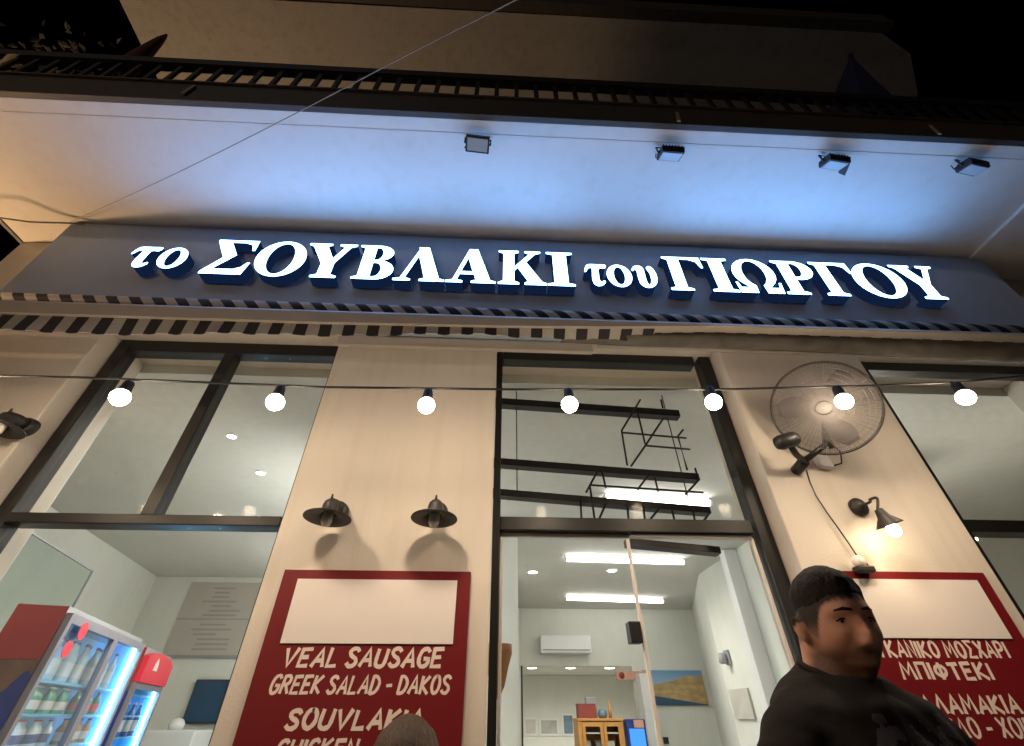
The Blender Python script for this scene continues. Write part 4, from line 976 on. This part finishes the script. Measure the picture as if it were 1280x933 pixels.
def rings(m, tab, n=36, tilt=0.0):
    vs = []; fs = []
    for (z,rx,ry,y) in tab:
        for k in range(n):
            a = 2*math.pi*k/n; c, s = math.cos(a), math.sin(a)
            vs.append(Vector((rx*math.copysign(abs(c)**.85,c), y+ry*math.copysign(abs(s)**.85,s), z+tilt*sstep(1.47,1.555,z)*(ry*s-.01))))
    for i in range(len(tab)-1):
        for k in range(n): fs.append((i*n+k, i*n+(k+1)%n, (i+1)*n+(k+1)%n, (i+1)*n+k))
    fs += [tuple(range(n-1,-1,-1)), tuple((len(tab)-1)*n+k for k in range(n))]
    m.add(vs, fs, 0, True)
def fuse(m, name, mats, voxel, parent, smooth_it=3, disp=None):
    me = bpy.data.meshes.new('tmp'); me.from_pydata([tuple(v) for v in m.v], [], m.f)
    ob = bpy.data.objects.new('tmp', me); COL.objects.link(ob)
    rm = ob.modifiers.new('r','REMESH'); rm.mode = 'VOXEL'; rm.voxel_size = voxel; rm.use_smooth_shade = True
    if smooth_it: sm = ob.modifiers.new('s','SMOOTH'); sm.factor = .5; sm.iterations = smooth_it
    dg = bpy.context.evaluated_depsgraph_get(); out = bpy.data.meshes.new_from_object(ob.evaluated_get(dg)); out.name = name
    bpy.data.objects.remove(ob); out.materials.clear()
    for q in (mats if isinstance(mats,(list,tuple)) else [mats]): out.materials.append(q)
    for p in out.polygons: p.use_smooth = True
    if disp:
        out.update(); ns = [v.normal.copy() for v in out.vertices]
        for v, nn in zip(out.vertices, ns): v.co += nn*disp(v.co)
    o = bpy.data.objects.new(name, out); COL.objects.link(o)
    if parent is not None: o.parent = parent
    return o
TORSO = [(.84,.13,.10,.0),(.90,.165,.115,.0),(.98,.168,.115,.005),(1.08,.150,.105,-.005),(1.20,.158,.112,-.012),(1.32,.178,.122,-.012),(1.40,.190,.118,-.005),(1.455,.185,.10,.005),(1.50,.135,.082,.012),(1.535,.080,.068,.012),(1.57,.062,.062,.008),(1.63,.058,.060,-.002)]
ARM = lambda s: [(s*.162,.005,1.440),(s*.205,.006,1.39),(s*.235,.015,1.27),(s*.25,.03,1.17),(s*.262,.0,1.05),(s*.268,-.045,.94)]
ARMR = [.058,.055,.047,.041,.036,.027]
LEG = lambda s: [(s*.09,0,.92),(s*.10,0,.72),(s*.10,-.008,.52),(s*.10,.012,.33),(s*.10,.015,.09)]
LEGR = [.092,.080,.056,.050,.038]
def hand(m, s):
    w = Vector((s*.268,-.045,.94)); dn = Vector((s*.03,-.12,-1)).normalized(); fr = Vector((0,-1,.1)).normalized(); sd = Vector((-s,0,0))
    m.tube([w,w+dn*.03,w+dn*.07,w+dn*.095], [.025,.028,.030,.026], 12)
    for k in range(4):
        q = w+dn*.085+fr*(.026-.0175*k); ln = (.070,.080,.074,.058)[k]
        m.tube([q-dn*.02,q+dn*ln*.45+sd*.004,q+dn*ln*.75+sd*.016,q+dn*ln*.95+sd*.032], [.0095,.0092,.0085,.007], 10)
    q = w+dn*.03+fr*.02; m.tube([q,q+dn*.03+fr*.022,q+dn*.055+fr*.030+sd*.008,q+dn*.078+fr*.030+sd*.016], [.012,.0115,.010,.008], 10)
def person(loc, heading, scale, head_turn, head_pitch, label, hair_m, hair_fn, top_m, beard, HZ=1.692, HS=1.0):
    m = MB()
    rings(m, TORSO)
    for s in (-1,1):
        m.tube(ARM(s), ARMR, 16); m.ball((s*.166,.004,1.435),.058,18); m.tube(LEG(s), LEGR, 18); hand(m, s)
        m.tube([(s*.10,.05,.045),(s*.102,-.02,.05),(s*.108,-.11,.035),(s*.11,-.17,.028)], [.036,.042,.038,.026], 14)
    HC = Vector((0,-.030,HZ)); HR = Matrix.Rotation(R(head_turn),4,'Z') @ Matrix.Rotation(R(head_pitch),4,'X')
    HT = Matrix.Translation(HC) @ HR @ Matrix.Diagonal((HS*1.06,HS*.97,HS,1))
    vs, fs = head_grid(150,110,lambda d: HT@head_pt(d)); m.add(vs, fs, 0, True)
    for s in (-1,1):
        e = MB(); e.ball((0,0,0),(.008,.019,.031),18); E = HT @ Matrix.Translation((s*.077,.012,-.004)) @ Matrix.Rotation(R(-12),4,'X') @ Matrix.Rotation(R(s*18),4,'Z')
        m.add([E@Vector(v) for v in e.v], e.f, 0, True)
        e = MB(); e.tube([(s*.075,-.002,-.02),(s*.083,.008,.018),(s*.086,.026,.022),(s*.086,.032,.0),(s*.080,.016,-.028)], .0045, 8)
        m.add([HT@Vector(v) for v in e.v], e.f, 0, True)
    body = fuse(m, 'person', M['skin'], .0046, None, 2)
    at_ = body.data.attributes.new('stubble', 'FLOAT', 'POINT'); inv = HT.inverted()
    for i, v in enumerate(body.data.vertices):
        if v.co.z < 1.40 or not beard: continue
        p = inv @ v.co
        k = sstep(-.025,-.062,p.z)*sstep(.045,.0,p.y)*sstep(-.15,-.12,p.z); lip = g(p.x,.026)*g(p.z+.066,.010)
        up = g(p.x,.030)*g(p.z+.050,.010)*sstep(-.05,-.08,p.y)
        sb = sstep(.050,.066,abs(p.x))*sstep(.045,.0,p.z)*sstep(-.045,-.015,p.y)*sstep(.03,.01,p.y)*.8
        fade = .3
        q = p.z-hairline(p, HL_FADE); q2 = p.z-hairline(p, HL); fade = max(sstep(-.008,.006,q)*(.25+.75*sstep(-.05,.018,p.z)), sstep(-.012,.0,q2))
        at_.data[i].value = max(0,min(1,max(.8*k,.8*up,.6*sb,fade)*(1-.8*lip)))
    tag(body, label, 'person'); WORLD[body] = Vector((0,0,0))
    # hair
    h = MB(); vs, fs = head_grid(120,80,lambda d: HT@head_pt(d, hair_fn(d))); h.add(vs, fs, 0, True); h.build('hair', hair_m, body, local=True)
    for s in (-1,1):
        e = MB(); e.tube([HT@(head_pt(Vector(q).normalized())+Vector((0,-.0015,0))) for q in ((s*.14,-.95,.265),(s*.36,-.9,.29),(s*.58,-.78,.255))], [.0022,.0032,.0012], 8); e.build('eyebrow', hair_m, body, local=True)
        pe = head_pt(Vector((s*.40,-.9,.085)).normalized())
        e = MB(); e.ball(tuple(HT@(pe+Vector((0,.0095,0)))), (.0115,.0105,.0065), 16); ey = e.build('eye', M['eye'], body, local=True)
        e = MB(); e.ball(tuple(HT@(pe+Vector((0,.0012,-.0005)))), (.0055,.003,.0045), 12); e.build('iris', M['hair'], ey, local=True)
        e = MB(); e.tube(sm3([HT@(pe+Vector(q)) for q in ((-.013,.003,-.001),(-.006,-.002,.0035),(.002,-.003,.004),(.008,-.001,.0025),(.013,.004,-.002))],3), .0016, 6); e.build('eyelid', M['hair'], body, local=True)
    # clothes
    m = MB(); rings(m, [(z,rx+.016+.030*g(z-1.50,.03)+.012*sstep(1.2,.9,z),ry+.016+.026*g(z-1.495,.035)+.014*sstep(1.2,.9,z),y) for z,rx,ry,y in TORSO if .88 < z < 1.505]+[(1.520,.134,.106,.010),(1.536,.104,.092,.010),(1.556,.080,.079,.009)], 36, .36)
    for s in (-1,1):
        a = ARM(s); m.tube([a[0],a[1],tuple(Vector(a[1]).lerp(Vector(a[2]),.5)),tuple(Vector(a[2])+Vector((s*.004,0,-.02)))], [.076,.075,.072,.070], 20); m.ball((s*.166,.004,1.433),.073,18)
    def folds(p):
        q = Vector((p.x*9,p.y*9,p.z*4)); return .010*noise.noise(q)+.007*noise.noise(Vector((p.x*16+p.z*14,p.y*18,p.z*10)))
    fuse(m, 'shirt', top_m, .0075, body, 16, folds)
    m = MB(); m.tube([(.0735*math.cos(q*math.pi/16),.010+.0705*math.sin(q*math.pi/16),1.548+.028*math.sin(q*math.pi/16)) for q in range(33)], .007, 8, cap=False); m.build('collar', top_m, body, local=True)
    m = MB(); rings(m, [(.80,.12,.10,0),(.86,.165,.118,0),(.92,.182,.128,0),(.99,.178,.125,.005),(1.01,.176,.122,.005)])
    for s in (-1,1): m.tube(LEG(s)[:4]+[(s*.10,.012,.075)], [.105,.094,.073,.066,.062], 20)
    fuse(m, 'trousers', M['jeans'], .011, body, 3, lambda p: .005*noise.noise(Vector((p.x*14,p.y*14,p.z*7))))
    for s in (-1,1):
        m = MB(); m.tube([(s*.10,.075,.048),(s*.101,.02,.055),(s*.106,-.08,.046),(s*.11,-.155,.036),(s*.11,-.19,.03)], [.038,.05,.048,.04,.024], 16); m.box((s*.105-.05,-.205,.0),(s*.105+.05,.105,.02)); m.build('shoe', M['shoe'], body, local=True)
    body.location = loc; body.rotation_euler = (0,0,R(heading+90)); body.scale = (scale*(.87 if beard else 1),scale,scale)
    return body
HL = [(0,.060),(28,.058),(42,.051),(54,.042),(70,.036),(100,.034),(140,.022),(180,.016)]
HL_FADE = [(0,.060),(28,.058),(42,.050),(54,.030),(61,.0),(68,-.026),(78,-.018),(88,.010),(102,.010),(114,-.03),(138,-.058),(180,-.062)]
def hairline(p, tab): return lerp_tab(tab, math.degrees(math.atan2(abs(p.x)*1.2, -p.y)))+.004*noise.noise(p*110)
def short_hair(d):
    p = head_pt(d); q = p.z-hairline(p, HL); k = sstep(-.004,.010,q)
    ln = .0008+.015*sstep(.0,.05,q)
    st_ = .0020*noise.noise(Vector((p.x*170,p.y*60,p.z*60)))+.0020*noise.noise(p*50)
    return -.006+k*(.006+ln+st_*sstep(.0,.02,q))
def long_hair(d):
    p = head_pt(d); k = 1-sstep(.0,-.05,p.y)*sstep(.075,.045,p.z)
    st_ = .0022*math.sin(math.atan2(d.x,d.y)*46+3*noise.noise(p*20))
    return -.008+k*(.026+st_+.0016*noise.noise(Vector((math.atan2(d.x,d.y)*55,p.z*12,0)))+.003*noise.noise(p*30))
sk = M['skin']; n = sk.node_tree.nodes; l = sk.node_tree.links; bs = n['Principled BSDF']; src = bs.inputs['Base Color'].links[0].from_socket
an = n.new('ShaderNodeAttribute'); an.attribute_name = 'stubble'; tc = n.new('ShaderNodeTexCoord')
nz = n.new('ShaderNodeTexNoise'); nz.inputs['Scale'].default_value = 420; nz.inputs['Detail'].default_value = 2; l.new(tc.outputs['Object'], nz.inputs['Vector'])
fk = mth('MULTIPLY', an.outputs['Fac'], mth('MULTIPLY_ADD', nz.outputs['Fac'], .45, .80)); 
cl = n.new('ShaderNodeClamp'); l.new(fk, cl.inputs[0])
l.new(mixc(cl.outputs[0], src, (.010,.006,.0045)), bs.inputs['Base Color'])
# shirt print of the man
tee = M['tee']; n = tee.node_tree.nodes; l = tee.node_tree.links; bs = n['Principled BSDF']; src = bs.inputs['Base Color'].links[0].from_socket
tc = n.new('ShaderNodeTexCoord'); mp = n.new('ShaderNodeMapping'); mp.inputs['Location'].default_value = (0,.14,-1.345); l.new(tc.outputs['Object'], mp.inputs[0])
mp.vector_type = 'POINT'
sp = n.new('ShaderNodeSeparateXYZ'); l.new(mp.outputs[0], sp.inputs[0])
nz = n.new('ShaderNodeTexNoise'); nz.inputs['Scale'].default_value = 20; nz.inputs['Detail'].default_value = 3; l.new(tc.outputs['Object'], nz.inputs['Vector'])
mk = mth('MULTIPLY', mth('LESS_THAN', mth('ABSOLUTE', sp.outputs['X'], 0), .13), mth('LESS_THAN', mth('ABSOLUTE', sp.outputs['Z'], 0), .13))
mk = mth('MULTIPLY', mk, mth('LESS_THAN', sp.outputs['Y'], .09))
mk = mth('MULTIPLY', mk, mth('GREATER_THAN', nz.outputs['Fac'], .55))
l.new(mixc(mk, src, (.050,.045,.055)), bs.inputs['Base Color'])

person((.783,-.56,-.020), -78, 1.035, -18, 6, 'man with short dark hair and black printed T-shirt, face turned to the right', M['hair'], short_hair, M['tee'], True, 1.626, .93)
person((-.178,-.40,0), 96, .824, 0, 4, 'person with brown hair, only the crown showing below the English menu board', M['hair_brown'], long_hair, mat('grey_jersey',(.12,.12,.13),.9,var=.15), False)
